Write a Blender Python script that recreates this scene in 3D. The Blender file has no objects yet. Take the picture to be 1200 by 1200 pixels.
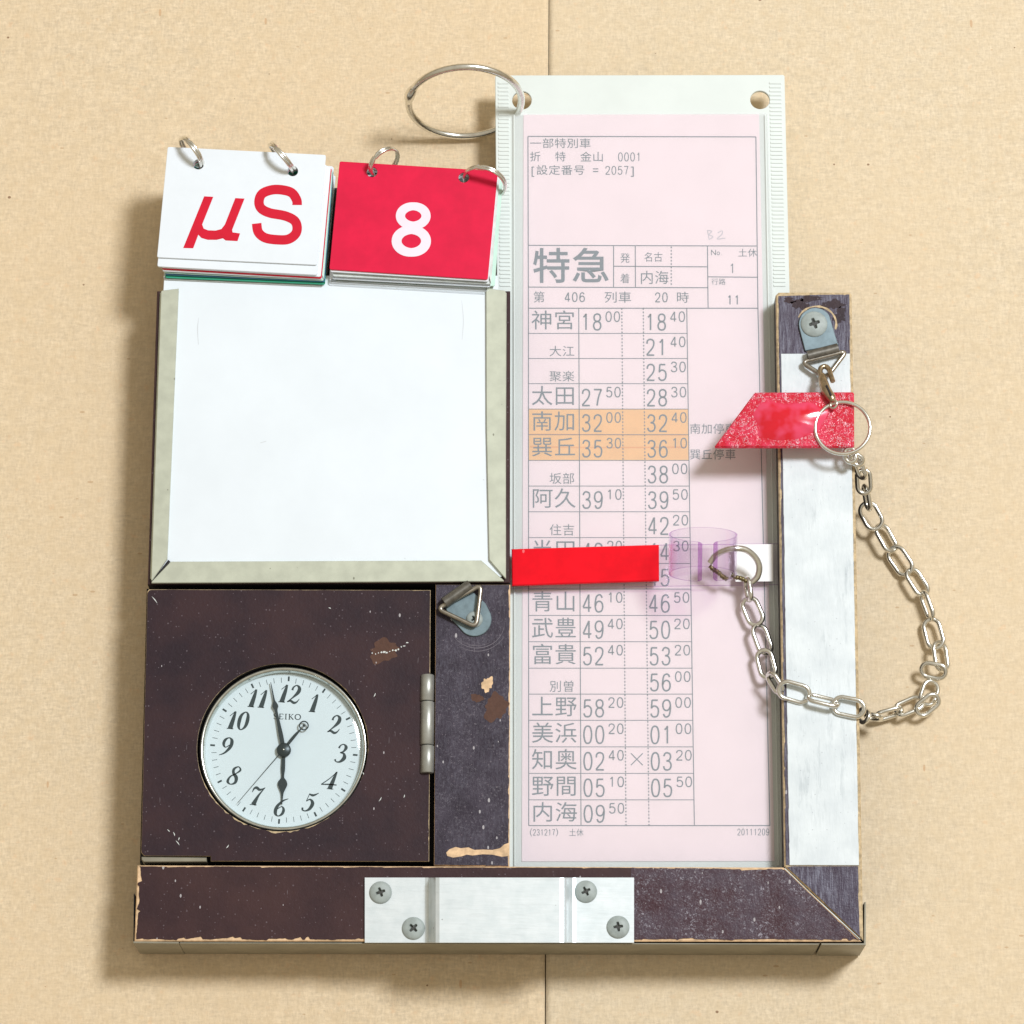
import bpy, math, random
from mathutils import Vector, Matrix
from mathutils.geometry import tessellate_polygon
from math import sin, cos, pi, sqrt, atan2

# ------------------------------------------------------------------ camera, world, lamp, exposure
U = 0.00025            # metres per drawing unit (0.25 mm); the board is about 21 cm wide
F = 4400.0             # viewing distance in drawing units (1.1 m)
TH = math.atan(0.273)  # the camera leans back from straight down
sc = bpy.context.scene
COL = sc.collection
CAM = Vector((0, -F*sin(TH), F*cos(TH)))
FW = Vector((0, sin(TH), -cos(TH))); UP = Vector((0, cos(TH), sin(TH))); RT = Vector((1, 0, 0))
cd = bpy.data.cameras.new('camera'); cam = bpy.data.objects.new('camera', cd); COL.objects.link(cam)
cam.location = CAM*U; cam.rotation_euler = (TH, 0, 0)
cd.sensor_width = 36; cd.lens = 36*F/1200; cd.clip_start = .01; cd.clip_end = 20
sc.camera = cam

world = bpy.data.worlds.new('World'); sc.world = world; world.use_nodes = True
wn = world.node_tree.nodes; wl = world.node_tree.links
bg = wn['Background']; bg.inputs['Strength'].default_value = 0.50
tc = wn.new('ShaderNodeTexCoord'); sx = wn.new('ShaderNodeSeparateXYZ'); cr = wn.new('ShaderNodeValToRGB')
wl.new(tc.outputs['Generated'], sx.inputs[0]); wl.new(sx.outputs['Z'], cr.inputs[0]); wl.new(cr.outputs[0], bg.inputs[0])
cr.color_ramp.elements[0].position = 0.0; cr.color_ramp.elements[0].color = (.52, .38, .20, 1)   # dim room walls
cr.color_ramp.elements[1].position = 0.75; cr.color_ramp.elements[1].color = (1.0, .90, .72, 1)  # pale ceiling

def area(name, direction, dist, size, power, colr):
    l = bpy.data.lights.new(name, 'AREA'); l.shape = 'DISK'; l.size = size; l.energy = power; l.color = colr
    o = bpy.data.objects.new(name, l); COL.objects.link(o)
    d = Vector(direction).normalized(); o.location = d*dist
    o.rotation_euler = d.to_track_quat('Z', 'Y').to_euler()
    return o
area('photo_lamp', (.50, .32, 1), 2.3, .50, 43.5, (.95, .985, 1.03))

sc.view_settings.view_transform = 'Standard'; sc.view_settings.look = 'None'
sc.view_settings.exposure = 0.06; sc.view_settings.gamma = 1
sc.cycles.use_denoising = True
sc.cycles.transparent_max_bounces = 24; sc.cycles.max_bounces = 10

# ------------------------------------------------------------------ geometry helpers
def W(px, py, z=0.0):
    """point of the level z that the photograph shows at (px, py), in drawing units"""
    d = RT*(px-600) + UP*(600-py) + FW*F
    return CAM + d*((z-CAM.z)/d.z)
def PX(x, y, z):
    d = Vector((x, y, z)) - CAM
    k = F/d.dot(FW)
    return (600 + d.dot(RT)*k, 600 - d.dot(UP)*k)

class MB:
    def __init__(s): s.v = []; s.f = []; s.m = []; s.sm = []
    def add(s, vs, fs, mi=0, smooth=False):
        b = len(s.v); s.v += [tuple(v) for v in vs]
        for k, f in enumerate(fs):
            s.f.append([b+i for i in f]); s.m.append(mi if isinstance(mi, int) else mi[k]); s.sm.append(smooth)
    def build(s, name, mats, parent=None, origin=None, **props):
        if parent is not None and origin is None: origin = Vector(parent['_o'])
        if origin is None: origin = Vector((0, 0, 0))
        origin = Vector(origin)
        me = bpy.data.meshes.new(name)
        me.from_pydata([tuple((Vector(v)-origin)*U) for v in s.v], [], s.f)
        if not isinstance(mats, (list, tuple)): mats = [mats]
        for m in mats: me.materials.append(m)
        me.polygons.foreach_set('material_index', s.m); me.polygons.foreach_set('use_smooth', s.sm)
        me.update()
        o = bpy.data.objects.new(name, me); COL.objects.link(o)
        o['_o'] = tuple(origin)
        if parent is not None:
            o.parent = parent; o.location = (origin - Vector(parent['_o']))*U
        else: o.location = origin*U
        for k, v in props.items(): o[k] = v
        return o

def thing(name, label, cat, o, group=None):
    e = bpy.data.objects.new(name, None); COL.objects.link(e); e.location = Vector(o)*U
    e.empty_display_size = .01
    e['_o'] = tuple(o); e['label'] = label; e['category'] = cat
    if group: e['group'] = group
    return e

def area2(p): return sum(p[i][0]*p[(i+1) % len(p)][1]-p[(i+1) % len(p)][0]*p[i][1] for i in range(len(p)))
def inset(p, d):
    """offset a CCW loop inwards by d (negative d: outwards)"""
    n = len(p); out = []
    for i in range(n):
        a, b, c = Vector(p[i-1]), Vector(p[i]), Vector(p[(i+1) % n])
        e1 = (b-a); e2 = (c-b)
        if e1.length < 1e-6 or e2.length < 1e-6: out.append(tuple(b)); continue
        e1.normalize(); e2.normalize()
        n1 = Vector((-e1.y, e1.x)); n2 = Vector((-e2.y, e2.x)); m = n1+n2
        if m.length < 1e-3: m = n1.copy()
        m.normalize(); k = max(.35, m.dot(n1))
        out.append(tuple(b+m*(d/k)))
    return out
def xy(poly, z): return [tuple(W(x, y, z))[:2] for x, y in poly]
def prism(mb, outer, z0, z1, holes=(), bev=0.0, side=0, top=0, smooth=False):
    """outer/holes: lists of world (x, y); extruded from z0 to z1 with a bevelled top edge"""
    loops = [list(outer) if area2(outer) > 0 else list(outer)[::-1]]
    for h in holes: loops.append(list(h) if area2(h) < 0 else list(h)[::-1])
    ins = [inset(l, bev) if bev else l for l in loops]
    for l, li in zip(loops, ins):
        n = len(l)
        vs = [(x, y, z0) for x, y in l]+[(x, y, z1-bev) for x, y in l]
        fs = [(i, (i+1) % n, n+(i+1) % n, n+i) for i in range(n)]
        mi = [side]*n
        if bev:
            vs += [(x, y, z1) for x, y in li]
            fs += [(n+i, n+(i+1) % n, 2*n+(i+1) % n, 2*n+i) for i in range(n)]; mi += [top]*n
        mb.add(vs, fs, mi, smooth)
    for L, z, flip in ((ins, z1, False), (loops, z0, True)):
        pts = [(x, y, z) for l in L for x, y in l]
        tr = tessellate_polygon([[Vector((x, y, 0)) for x, y in l] for l in L])
        fs = []
        for t in tr:
            a, b, c = [Vector(pts[i]) for i in t]
            up = (b-a).cross(c-a).z > 0
            fs.append(t if up != flip else (t[0], t[2], t[1]))
        mb.add(pts, fs, top)
def circle(cx, cy, r, n=32, r2=None, rot=0):
    r2 = r2 or r
    return [(cx+r*cos(rot+2*pi*i/n), cy+r2*sin(rot+2*pi*i/n)) for i in range(n)]
def sheet(mb, poly_px, z, mi=0):
    prism(mb, xy(poly_px, z), z-.12, z, side=mi, top=mi)
def box_px(mb, x0, y0, x1, y1, z0, z1, **k):
    prism(mb, xy([(x0, y0), (x1, y0), (x1, y1), (x0, y1)], z1), z0, z1, **k)
def seg_len(a, b): return sqrt((a[0]-b[0])**2+(a[1]-b[1])**2)
def jag(poly_px, amps, rnd, step=2.5, base=0.4):
    """outline whose edges are eaten inwards irregularly; amps gives the wear of each edge"""
    n = len(poly_px); out = []
    s = 1 if area2(poly_px) > 0 else -1
    for i in range(n):
        a, b = poly_px[i], poly_px[(i+1) % n]; L = seg_len(a, b); k = max(1, int(L/step))
        tx, ty = (b[0]-a[0])/L, (b[1]-a[1])/L; nx, ny = -ty*s, tx*s
        w = rnd.random()*amps[i]
        for j in range(k):
            if rnd.random() < .16: w = rnd.random()**2*amps[i]*1.8
            w = w*.8 + rnd.random()*amps[i]*.2
            t = j*L/k
            e = min(1.0, t/2, (L-t)/2)
            d = base + w*e
            if j == 0: # corner: push inwards along both edges
                pa = poly_px[i-1]; Lp = seg_len(pa, a); ux, uy = (a[0]-pa[0])/Lp, (a[1]-pa[1])/Lp
                wp = base+amps[i-1]*.5; wc = base+amps[i]*.5
                out.append((a[0]+nx*wc-uy*s*wp, a[1]+ny*wc+ux*s*wp)); continue
            out.append((a[0]+tx*t+nx*d, a[1]+ty*t+ny*d))
    return out
def blob(cx, cy, rx, ry, rnd, n=26, rough=.28, rot=0):
    ph = [rnd.random()*6.28 for _ in range(5)]
    o = []
    for i in range(n):
        a = 2*pi*i/n
        r = 1+rough*(.5*sin(2*a+ph[0])+.35*sin(3*a+ph[1])+.3*sin(5*a+ph[2])+.3*sin(9*a+ph[3]))
        x, y = rx*r*cos(a), ry*r*sin(a)
        o.append((cx+x*cos(rot)-y*sin(rot), cy+x*sin(rot)+y*cos(rot)))
    return o

def catmull(pts, sub=6, closed=False):
    n = len(pts); out = []
    rng = range(n) if closed else range(n-1)
    for i in rng:
        P = [pts[(i+k) % n] if closed else pts[min(max(i+k, 0), n-1)] for k in (-1, 0, 1, 2)]
        for j in range(sub):
            t = j/sub
            out.append(tuple(.5*((2*b)+(-a+c)*t+(2*a-5*b+4*c-d)*t*t+(-a+3*b-3*c+d)*t**3) for a, b, c, d in zip(*P)))
    if not closed: out.append(tuple(pts[-1]))
    return out
def tube(mb, pts, r, closed=False, n=10, mi=0, caps=True, radii=None):
    pts = [Vector(p) for p in pts]; N = len(pts); rings = []
    def tan(i):
        if closed: return (pts[(i+1) % N]-pts[i-1]).normalized()
        return (pts[min(i+1, N-1)]-pts[max(i-1, 0)]).normalized()
    t0 = tan(0); u = t0.orthogonal().normalized()
    for i in range(N):
        t = tan(i); u = (u-t*u.dot(t)).normalized(); v = t.cross(u)
        rr = radii[i] if radii else r
        rings.append([pts[i]+(u*cos(2*pi*k/n)+v*sin(2*pi*k/n))*rr for k in range(n)])
    vs = [p for R_ in rings for p in R_]; fs = []
    off = 0
    if closed:   # match the twist of the closing ring
        best = min(range(n), key=lambda s: (rings[-1][s]-rings[0][0]).length); off = best
    for i in range(N-1):
        for k in range(n): fs.append((i*n+k, i*n+(k+1) % n, (i+1)*n+(k+1) % n, (i+1)*n+k))
    if closed:
        for k in range(n): fs.append(((N-1)*n+(k+off) % n, (N-1)*n+(k+1+off) % n, (k+1) % n, k))
    mb.add(vs, fs, mi, True)
    if caps and not closed:
        mb.add(rings[0], [tuple(range(n))[::-1]], mi); mb.add(rings[-1], [tuple(range(n))], mi)
def ring_pts(c, a, b, r, n=48, r2=None, a0=0, a1=2*pi):
    r2 = r2 or r
    return [Vector(c)+Vector(a)*(r*cos(a0+(a1-a0)*i/n))+Vector(b)*(r2*sin(a0+(a1-a0)*i/n)) for i in range(n)]
def ribbon_poly(pts, sub=5, closed=False, curve=True):
    """pts (x, y, w) in px with y down -> quads"""
    c = catmull(pts, sub, closed) if curve else [tuple(p) for p in pts]
    N = len(c); L = []; R = []
    for i in range(N):
        a = c[i-1] if (i > 0 or closed) else c[i]; b = c[(i+1) % N] if (i < N-1 or closed) else c[i]
        dx, dy = b[0]-a[0], b[1]-a[1]; l = sqrt(dx*dx+dy*dy) or 1
        h = max(c[i][2], .01)/2
        L.append((c[i][0]-dy/l*h, c[i][1]+dx/l*h)); R.append((c[i][0]+dy/l*h, c[i][1]-dx/l*h))
    return L, R, closed
def ribbon(mb, pts, z, sub=5, closed=False, curve=True, mi=0, T=None):
    L, R, closed = ribbon_poly(pts, sub, closed, curve); N = len(L)
    T = T or (lambda x, y: (x, y))
    vs = [W(*T(*p), z) for p in L]+[W(*T(*p), z) for p in R]
    fs = [(i, (i+1) % N, N+(i+1) % N, N+i) for i in range(N if closed else N-1)]
    fs2 = []
    for f in fs:
        a, b, c_, d = [vs[i] for i in f]
        fs2.append(f if (b-a).cross(d-a).z > 0 or (c_-b).cross(a-b).z > 0 else f[::-1])
    mb.add(vs, fs2, mi)
def lathe(mb, prof, c, n=32, mi=0, smooth=True):
    """prof (r, z) from outside to centre, about the vertical through c"""
    vs = []; fs = []; m = len(prof)
    for i in range(n):
        a = 2*pi*i/n
        for r, z in prof: vs.append((c[0]+r*cos(a), c[1]+r*sin(a), c[2]+z))
    for i in range(n):
        j = (i+1) % n
        for k in range(m-1): fs.append((i*m+k, j*m+k, j*m+k+1, i*m+k+1))
    mb.add(vs, fs, mi, smooth)

_g = {}
def glyph(ch, thin=0.0):
    """flat outline of one character of Blender's built-in typeface, in em units"""
    key = (ch, thin)
    if key not in _g:
        c = bpy.data.curves.new('glyph', 'FONT'); c.body = ch; c.resolution_u = 3; c.offset = thin
        o = bpy.data.objects.new('glyph', c); COL.objects.link(o); bpy.context.view_layer.update()
        me = bpy.data.meshes.new_from_object(o.evaluated_get(bpy.context.evaluated_depsgraph_get()))
        _g[key] = ([(v.co.x, v.co.y) for v in me.vertices], [tuple(p.vertices) for p in me.polygons])
        bpy.data.objects.remove(o); bpy.data.curves.remove(c); bpy.data.meshes.remove(me)
    return _g[key]
def put_char(mb, ch, x0, y0, x1, y1, z, thin=0.0, mi=0, fit=False):
    """character in the cell x0..x1, y0 (top)..y1 (bottom) of the photograph, lying on level z"""
    if ch in ' \u3000': return
    vs, fs = glyph(ch, thin)
    if not vs: return
    if ord(ch) > 0x2000 or fit:
        if fit: ax, bx, ay, by = min(v[0] for v in vs), max(v[0] for v in vs), min(v[1] for v in vs), max(v[1] for v in vs)
        else: ax, bx, ay, by = .03, .97, -.09, .85
        m = [W(x0+(v[0]-ax)/(bx-ax)*(x1-x0), y1-(v[1]-ay)/(by-ay)*(y1-y0), z) for v in vs]
    else:
        cx = (min(v[0] for v in vs)+max(v[0] for v in vs))/2
        w = (x1-x0)/.56*1.04 if ch.isdigit() else (x1-x0)/.62
        m = [W((x0+x1)/2+(v[0]-cx)*w, y1-v[1]/.70*(y1-y0), z) for v in vs]
    fs2 = [f if (m[f[1]]-m[f[0]]).cross(m[f[2]]-m[f[0]]).z >= 0 else f[::-1] for f in fs]
    mb.add(m, fs2, mi)
MONO = {   # single-line printed numerals, unit box with y up
 '0': [([(.5, 1), (.2, .9), (.06, .5), (.2, .1), (.5, 0), (.8, .1), (.94, .5), (.8, .9)], True)],
 '1': [([(.22, .80), (.40, .88), (.54, 1.0)], False), ([(.54, 1.02), (.54, 0)], None)],
 '2': [([(.08, .72), (.16, .92), (.48, 1), (.82, .92), (.90, .70), (.72, .44), (.34, .20), (.06, .02)], False), ([(.04, .0), (.95, .0)], None)],
 '3': [([(.10, .80), (.24, .96), (.50, 1), (.80, .92), (.86, .74), (.72, .58), (.40, .53)], False), ([(.40, .53), (.76, .48), (.93, .28), (.80, .07), (.48, 0), (.20, .05), (.07, .22)], False)],
 '4': [([(.68, 1.0), (.04, .27)], None), ([(.04, .25), (.98, .25)], None), ([(.70, 1.02), (.70, 0)], None)],
 '5': [([(.86, .99), (.20, .99)], None), ([(.20, 1), (.13, .50)], None), ([(.13, .52), (.30, .62), (.55, .64), (.84, .54), (.93, .32), (.80, .07), (.48, 0), (.20, .05), (.07, .20)], False)],
 '6': [([(.86, .82), (.74, .96), (.50, 1), (.20, .88), (.07, .50), (.10, .20), (.26, .04), (.52, 0), (.82, .08), (.94, .31), (.82, .54), (.52, .62), (.24, .55), (.09, .36)], False)],
 '7': [([(.05, .99), (.95, .99)], None), ([(.94, 1), (.62, .55), (.42, .0)], False)],
 '8': [([(.5, 1), (.2, .93), (.12, .76), (.24, .59), (.5, .53), (.80, .46), (.93, .26), (.80, .06), (.5, 0), (.20, .06), (.07, .26), (.20, .46), (.5, .53), (.76, .59), (.88, .76), (.80, .93)], True)],
}
MONO['9'] = [([(1-x, 1-y) for x, y in MONO['6'][0][0]], False)]
def put_digits(mb, s, x0, y0, x1, y1, z, w):
    cw = (x1-x0)/len(s)
    for k, ch in enumerate(s):
        a = x0+cw*k+cw*.07+w/2; b = x0+cw*(k+1)-cw*.07-w/2
        for pts, cl in MONO[ch]:
            q = [(a+(b-a)*x, y1-w/2-(y1-y0-w)*y, w) for x, y in pts]
            ribbon(mb, q, z, 4, cl is True, cl is not None)
def put_str(mb, s, x0, y0, x1, y1, z, thin=0.0, widths=None):
    ws = widths or [1]*len(s); t = sum(ws); x = x0
    for ch, w in zip(s, ws):
        d = (x1-x0)*w/t; put_char(mb, ch, x+d*.04, y0, x+d*.96, y1, z, thin); x += d

# ------------------------------------------------------------------ materials
def srgb(*c): return tuple(((v/255)/12.92 if v/255 <= .04045 else ((v/255+.055)/1.055)**2.4) for v in c)+(1,)
class N:
    def __init__(s, name):
        s.m = bpy.data.materials.new(name); s.m.use_nodes = True; s.t = s.m.node_tree; s.n = s.t.nodes
        s.p = s.n['Principled BSDF']; s.out = s.n['Material Output']
        s.tc = s.n.new('ShaderNodeTexCoord')
    def new(s, typ, **k):
        nd = s.n.new(typ)
        for a, b in k.items(): setattr(nd, a, b)
        return nd
    def link(s, a, b): s.t.links.new(a, b)
    def coord(s, period, sx_=1, sy_=1, rot=0):
        """coordinates in which 1 is `period` drawing units"""
        mp = s.new('ShaderNodeMapping'); k = 1/(U*period)
        mp.inputs['Scale'].default_value = (k/sx_, k/sy_, k); mp.inputs['Rotation'].default_value = (0, 0, rot)
        s.link(s.tc.outputs['Object'], mp.inputs['Vector']); return mp.outputs[0]
    def noise(s, period, detail=3, rough=.55, sx_=1, sy_=1, rot=0):
        t = s.new('ShaderNodeTexNoise'); t.inputs['Scale'].default_value = 1; t.inputs['Detail'].default_value = detail
        t.inputs['Roughness'].default_value = rough; s.link(s.coord(period, sx_, sy_, rot), t.inputs['Vector']); return t.outputs['Fac']
    def ramp(s, fac, stops):
        r = s.new('ShaderNodeValToRGB'); e = r.color_ramp.elements
        e[0].position, e[0].color = stops[0][0], stops[0][1]; e[1].position, e[1].color = stops[-1][0], stops[-1][1]
        for p, c in stops[1:-1]: x = e.new(p); x.color = c
        s.link(fac, r.inputs[0]); return r.outputs[0]
    def mask(s, fac, a, b):
        m = s.new('ShaderNodeMapRange'); m.inputs['From Min'].default_value = a; m.inputs['From Max'].default_value = b
        m.clamp = True; s.link(fac, m.inputs['Value']); return m.outputs[0]
    def math(s, op, a, b):
        m = s.new('ShaderNodeMath', operation=op)
        for i, v in enumerate((a, b)):
            if isinstance(v, (int, float)): m.inputs[i].default_value = v
            else: s.link(v, m.inputs[i])
        return m.outputs[0]
    def mix(s, fac, a, b, mode='MIX'):
        m = s.new('ShaderNodeMix', data_type='RGBA', blend_type=mode)
        for i, v in ((0, fac), (6, a), (7, b)):
            if isinstance(v, (int, float)): m.inputs[i].default_value = v
            elif isinstance(v, tuple): m.inputs[i].default_value = v
            else: s.link(v, m.inputs[i])
        return m.outputs[2]
    def specks(s, cell, thr, size, sx_=1, sy_=1, rot=0):
        """sparse dots: a voronoi cell carries one if its random value is under thr"""
        v = s.new('ShaderNodeTexVoronoi'); v.inputs['Scale'].default_value = 1
        s.link(s.coord(cell, sx_, sy_, rot), v.inputs['Vector'])
        sp = s.new('ShaderNodeSeparateColor'); s.link(v.outputs['Color'], sp.inputs[0])
        a = s.math('LESS_THAN', sp.outputs[0], thr); sz = s.math('MULTIPLY', sp.outputs[1], size)
        return s.math('MULTIPLY', a, s.math('LESS_THAN', v.outputs['Distance'], sz))
    def bump(s, h, strength=.3, dist=1.0):
        b = s.new('ShaderNodeBump'); b.inputs['Strength'].default_value = strength; b.inputs['Distance'].default_value = dist*U
        s.link(h, b.inputs['Height']); s.link(b.outputs[0], s.p.inputs['Normal']); return b
    def set(s, col=None, rough=.5, metal=0, spec=.5):
        if isinstance(col, tuple): s.p.inputs['Base Color'].default_value = col
        elif col is not None: s.link(col, s.p.inputs['Base Color'])
        if isinstance(rough, (int, float)): s.p.inputs['Roughness'].default_value = rough
        else: s.link(rough, s.p.inputs['Roughness'])
        s.p.inputs['Metallic'].default_value = metal; s.p.inputs['Specular IOR Level'].default_value = spec
        return s.m

def mat_kraft(name, c):
    a = N(name)
    f1 = a.noise(2.8, 3, .7, 3.5, 1); f2 = a.noise(2.8, 3, .7, 1, 3.0); cl = a.noise(16, 5, .7); big = a.noise(420, 2)
    g = a.math('ADD', a.math('MULTIPLY', f1, .5), a.math('MULTIPLY', f2, .5))
    col = a.mix(a.mask(g, .36, .64), tuple(v*.80 for v in c[:3])+(1,), tuple(min(1, v*1.14) for v in c[:3])+(1,))
    col = a.mix(a.math('MULTIPLY', a.mask(cl, .40, .64), .45), col, tuple(v*k for v, k in zip(c[:3], (.92, .87, .78)))+(1,))
    col = a.mix(a.math('MULTIPLY', a.mask(big, .35, .65), .35), col, tuple(v*k for v, k in zip(c[:3], (1.04, .97, .88)))+(1,))
    col = a.mix(a.math('MULTIPLY', a.specks(15, .07, .12, 1.2, 1, .5), .7), col, (.16, .06, .02, 1))
    col = a.mix(a.math('MULTIPLY', a.specks(9, .13, .16, 2.5, 1, 1.2), .40), col, (.40, .20, .07, 1))
    bl = a.mask(a.noise(11, 3, .6), .62, .74)
    col = a.mix(a.math('MULTIPLY', bl, .30), col, (.80, .50, .28, 1))
    col = a.mix(a.math('MULTIPLY', a.specks(21, .12, .10, 1, 3, .2), .45), col, (.55, .28, .12, 1))
    a.set(col, .85, 0, .2)
    a.bump(a.math('ADD', g, a.math('MULTIPLY', cl, .8)), .45, 1.2); return a.m
def mat_paint(name, c1, c2, fleck=.10, period=60, streak=None, bumpy=.12, rough=.42, crackle=0.0, stk=.6):
    a = N(name)
    lo = a.noise(period, 5, .62); fi = a.noise(5, 3, .7)
    col = a.mix(a.mask(lo, .36, .62), c1, c2)
    col = a.mix(a.math('MULTIPLY', a.mask(fi, .3, .75), .35), col, tuple(v*1.7 for v in c1[:3])+(1,))
    fl = a.specks(8, fleck, .17, 1, 2.0, .3); fl = a.math('MAXIMUM', fl, a.specks(14, fleck, .10, 1, 2.6, -.5))  # pale flecks: scratches, with lamp glints put into the colour as well
    col = a.mix(a.math('MULTIPLY', fl, .8), col, (.50, .48, .50, 1))
    glint_dots = a.specks(3.2, fleck*1.6, .3)  # fine pale dots: glints of the rough paint put into the colour
    col = a.mix(a.math('MULTIPLY', glint_dots, .35), col, (.25, .21, .24, 1))
    sc1 = a.mask(a.noise(7, 1, .5, .3, 2.2, .35), .80, .82); sc2 = a.mask(a.noise(8, 1, .5, .25, 2.8, -.6), .80, .82)
    scr = a.math('MAXIMUM', sc1, sc2)
    col = a.mix(a.math('MULTIPLY', scr, .35), col, (.30, .27, .30, 1))
    h = a.math('ADD', fi, a.math('MULTIPLY', lo, .8))
    if crackle:
        cn = a.mask(a.noise(3.0, 5, .85), .54, .60)
        pm = a.math('MULTIPLY', cn, a.mask(a.noise(26, 2), .30, .62))
        col = a.mix(a.math('MULTIPLY', pm, crackle), col, (.40, .38, .44, 1)); h = a.math('ADD', h, cn)  # scuff crackle, its bright speckle of glints also painted into the colour
    if streak:
        st = a.noise(2.2, 3, .65, 1, streak)
        stm = a.mask(st, .47, .68)
        col = a.mix(a.math('MULTIPLY', a.math('MULTIPLY', stm, stk), a.mask(a.noise(36, 2), .3, .6)), col, (.27, .28, .36, 1)); h = a.math('ADD', h, a.math('MULTIPLY', st, 1.5))
    a.set(col, rough, 0, .20); a.bump(h, bumpy, 2.4); return a.m
def mat_plain(name, c, rough=.5, metal=0, spec=.5, var=.06, period=30, bump=.0, specks=None):
    a = N(name)
    col = a.mix(a.mask(a.noise(period, 4, .6), .35, .65), tuple(v*(1-var) for v in c[:3])+(1,), tuple(min(1, v*(1+var)) for v in c[:3])+(1,))
    if specks: col = a.mix(a.math('MULTIPLY', a.specks(specks[0], specks[1], .17, 1, 1.6, .4), .7), col, specks[2])
    a.set(col, rough, metal, spec)
    if bump: a.bump(a.noise(3, 3, .6), bump, 1.0)
    return a.m
def mat_clear(name, tint, edge, refl=.6, haze=0.0, power=.35):
    """thin clear plastic: see-through with a tint that deepens at grazing edges, and a mirror gloss"""
    a = N(name); a.n.remove(a.p)
    lw = a.new('ShaderNodeLayerWeight'); lw.inputs['Blend'].default_value = power
    colr = a.mix(lw.outputs['Facing'], tint, edge)
    tr = a.new('ShaderNodeBsdfTransparent'); a.link(colr, tr.inputs[0])
    gl = a.new('ShaderNodeBsdfGlossy'); gl.inputs['Roughness'].default_value = .08
    l2 = a.new('ShaderNodeLayerWeight'); l2.inputs['Blend'].default_value = .5
    fr = a.math('ADD', .04, a.math('MULTIPLY', .8, a.math('POWER', l2.outputs['Facing'], 5.0)))
    ms = a.new('ShaderNodeMixShader'); a.link(a.math('MULTIPLY', fr, refl), ms.inputs[0])
    last = tr.outputs[0]
    if haze:
        df = a.new('ShaderNodeBsdfDiffuse'); df.inputs[0].default_value = (.86, .88, .90, 1)
        mh = a.new('ShaderNodeMixShader'); mh.inputs[0].default_value = haze
        a.link(last, mh.inputs[1]); a.link(df.outputs[0], mh.inputs[2]); last = mh.outputs[0]
    a.link(last, ms.inputs[1]); a.link(gl.outputs[0], ms.inputs[2]); a.link(ms.outputs[0], a.out.inputs[0])
    return a.m

M = {}
M['kraft'] = mat_kraft('kraft_paper', (.750, .612, .428))
M['kraft2'] = mat_kraft('kraft_paper_right', (.738, .620, .450))
M['table'] = mat_plain('table_under_paper', (.10, .06, .03), .7)
M['paint'] = mat_paint('maroon_paint', (.038, .019, .022, 1), (.058, .028, .028, 1), .17, 70)
M['door'] = mat_paint('maroon_paint_door', (.025, .015, .021, 1), (.048, .024, .027, 1), .15, 90)
M['scuff'] = mat_paint('scuffed_paint', (.055, .025, .032, 1), (.080, .060, .080, 1), .38, 34, None, .45, .36, .85)
M['streak'] = mat_paint('streaked_paint', (.050, .036, .058, 1), (.085, .075, .110, 1), .14, 30, 10, .3, .36)
M['stile'] = mat_paint('stile_paint', (.028, .021, .033, 1), (.056, .046, .066, 1), .30, 28, 4, .14, .40, .18, .12)
M['patch'] = mat_paint('bare_brown_patch', (.085, .042, .030, 1), (.10, .05, .035, 1), .04, 20, None, .06, .4)
M['line'] = mat_plain('paint_crease', (.15, .13, .16, 1), .4)
M['side'] = mat_plain('dark_side_paint', (.022, .018, .020, 1), .5)
M['black'] = mat_plain('deep_gap_black', (.008, .006, .007, 1), .7)
M['wood'] = mat_plain('bare_wood', (.72, .50, .30, 1), .75, var=.22, period=9, bump=.3)
M['wood_dirty'] = mat_plain('worn_wood_edge', (.52, .40, .24, 1), .7, var=.3, period=6, bump=.3)
M['trim'] = mat_plain('green_grey_edging', (.27, .25, .19, 1), .45, .1, var=.12)
M['channel'] = mat_plain('channel_aluminium', (.53, .56, .46, 1), .38, .25, var=.08, period=18, specks=(7, .12, (.12, .12, .08, 1)))
M['white'] = mat_plain('white_card', (.79, .86, .925, 1), .36, var=.022, period=110, specks=(30, .05, (.55, .58, .62, 1)))
M['faint'] = mat_plain('faint_pencil', (.62, .66, .70, 1), .5)
M['cardw'] = mat_plain('white_plastic_card', (.80, .86, .925, 1), .35, var=.015)
M['cardedge'] = mat_plain('card_edge', (.66, .70, .68, 1), .5, var=.1, period=12)
a_ = N('brushed_bracket')
c_ = a_.mix(a_.mask(a_.noise(16, 4), .35, .65), (.68, .75, .78, 1), (.76, .82, .85, 1))
c_ = a_.mix(a_.math('MULTIPLY', a_.mask(a_.noise(6, 4, .7, 8, 1), .54, .72), .30), c_, (.50, .55, .57, 1))
c_ = a_.mix(a_.math('MULTIPLY', a_.specks(9, .09, .12), .6), c_, (.30, .32, .32, 1))
a_.set(c_, .36, .42); a_.bump(a_.noise(3, 3, .6, 8, 1), .12, 1.0); M['alu'] = a_.m
a_ = N('white_strip')
c_ = a_.mix(a_.mask(a_.noise(30, 4), .35, .65), (.64, .70, .735, 1), (.73, .79, .82, 1))
sm = a_.math('MULTIPLY', a_.mask(a_.noise(7, 5, .75, 1, 7), .52, .66), a_.mask(a_.noise(60, 2, .5, .6, 2), .45, .62))
c_ = a_.mix(a_.math('MULTIPLY', sm, .5), c_, (.36, .42, .45, 1))
c_ = a_.mix(a_.math('MULTIPLY', a_.specks(4, .22, .2), .5), c_, (.36, .39, .42, 1))
a_.set(c_, .42); a_.bump(a_.noise(5, 3, .6, 1, 3), .2, 1.0); M['tape'] = a_.m
M['screw'] = mat_plain('screw_steel', (.34, .39, .38, 1), .5, .0, var=.12, period=8)
M['screwdark'] = mat_plain('screw_recess', (.05, .05, .045, 1), .6)
M['tab'] = mat_plain('hanger_tab_steel', (.17, .235, .265, 1), .38, .3, var=.15, period=10)
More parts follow.
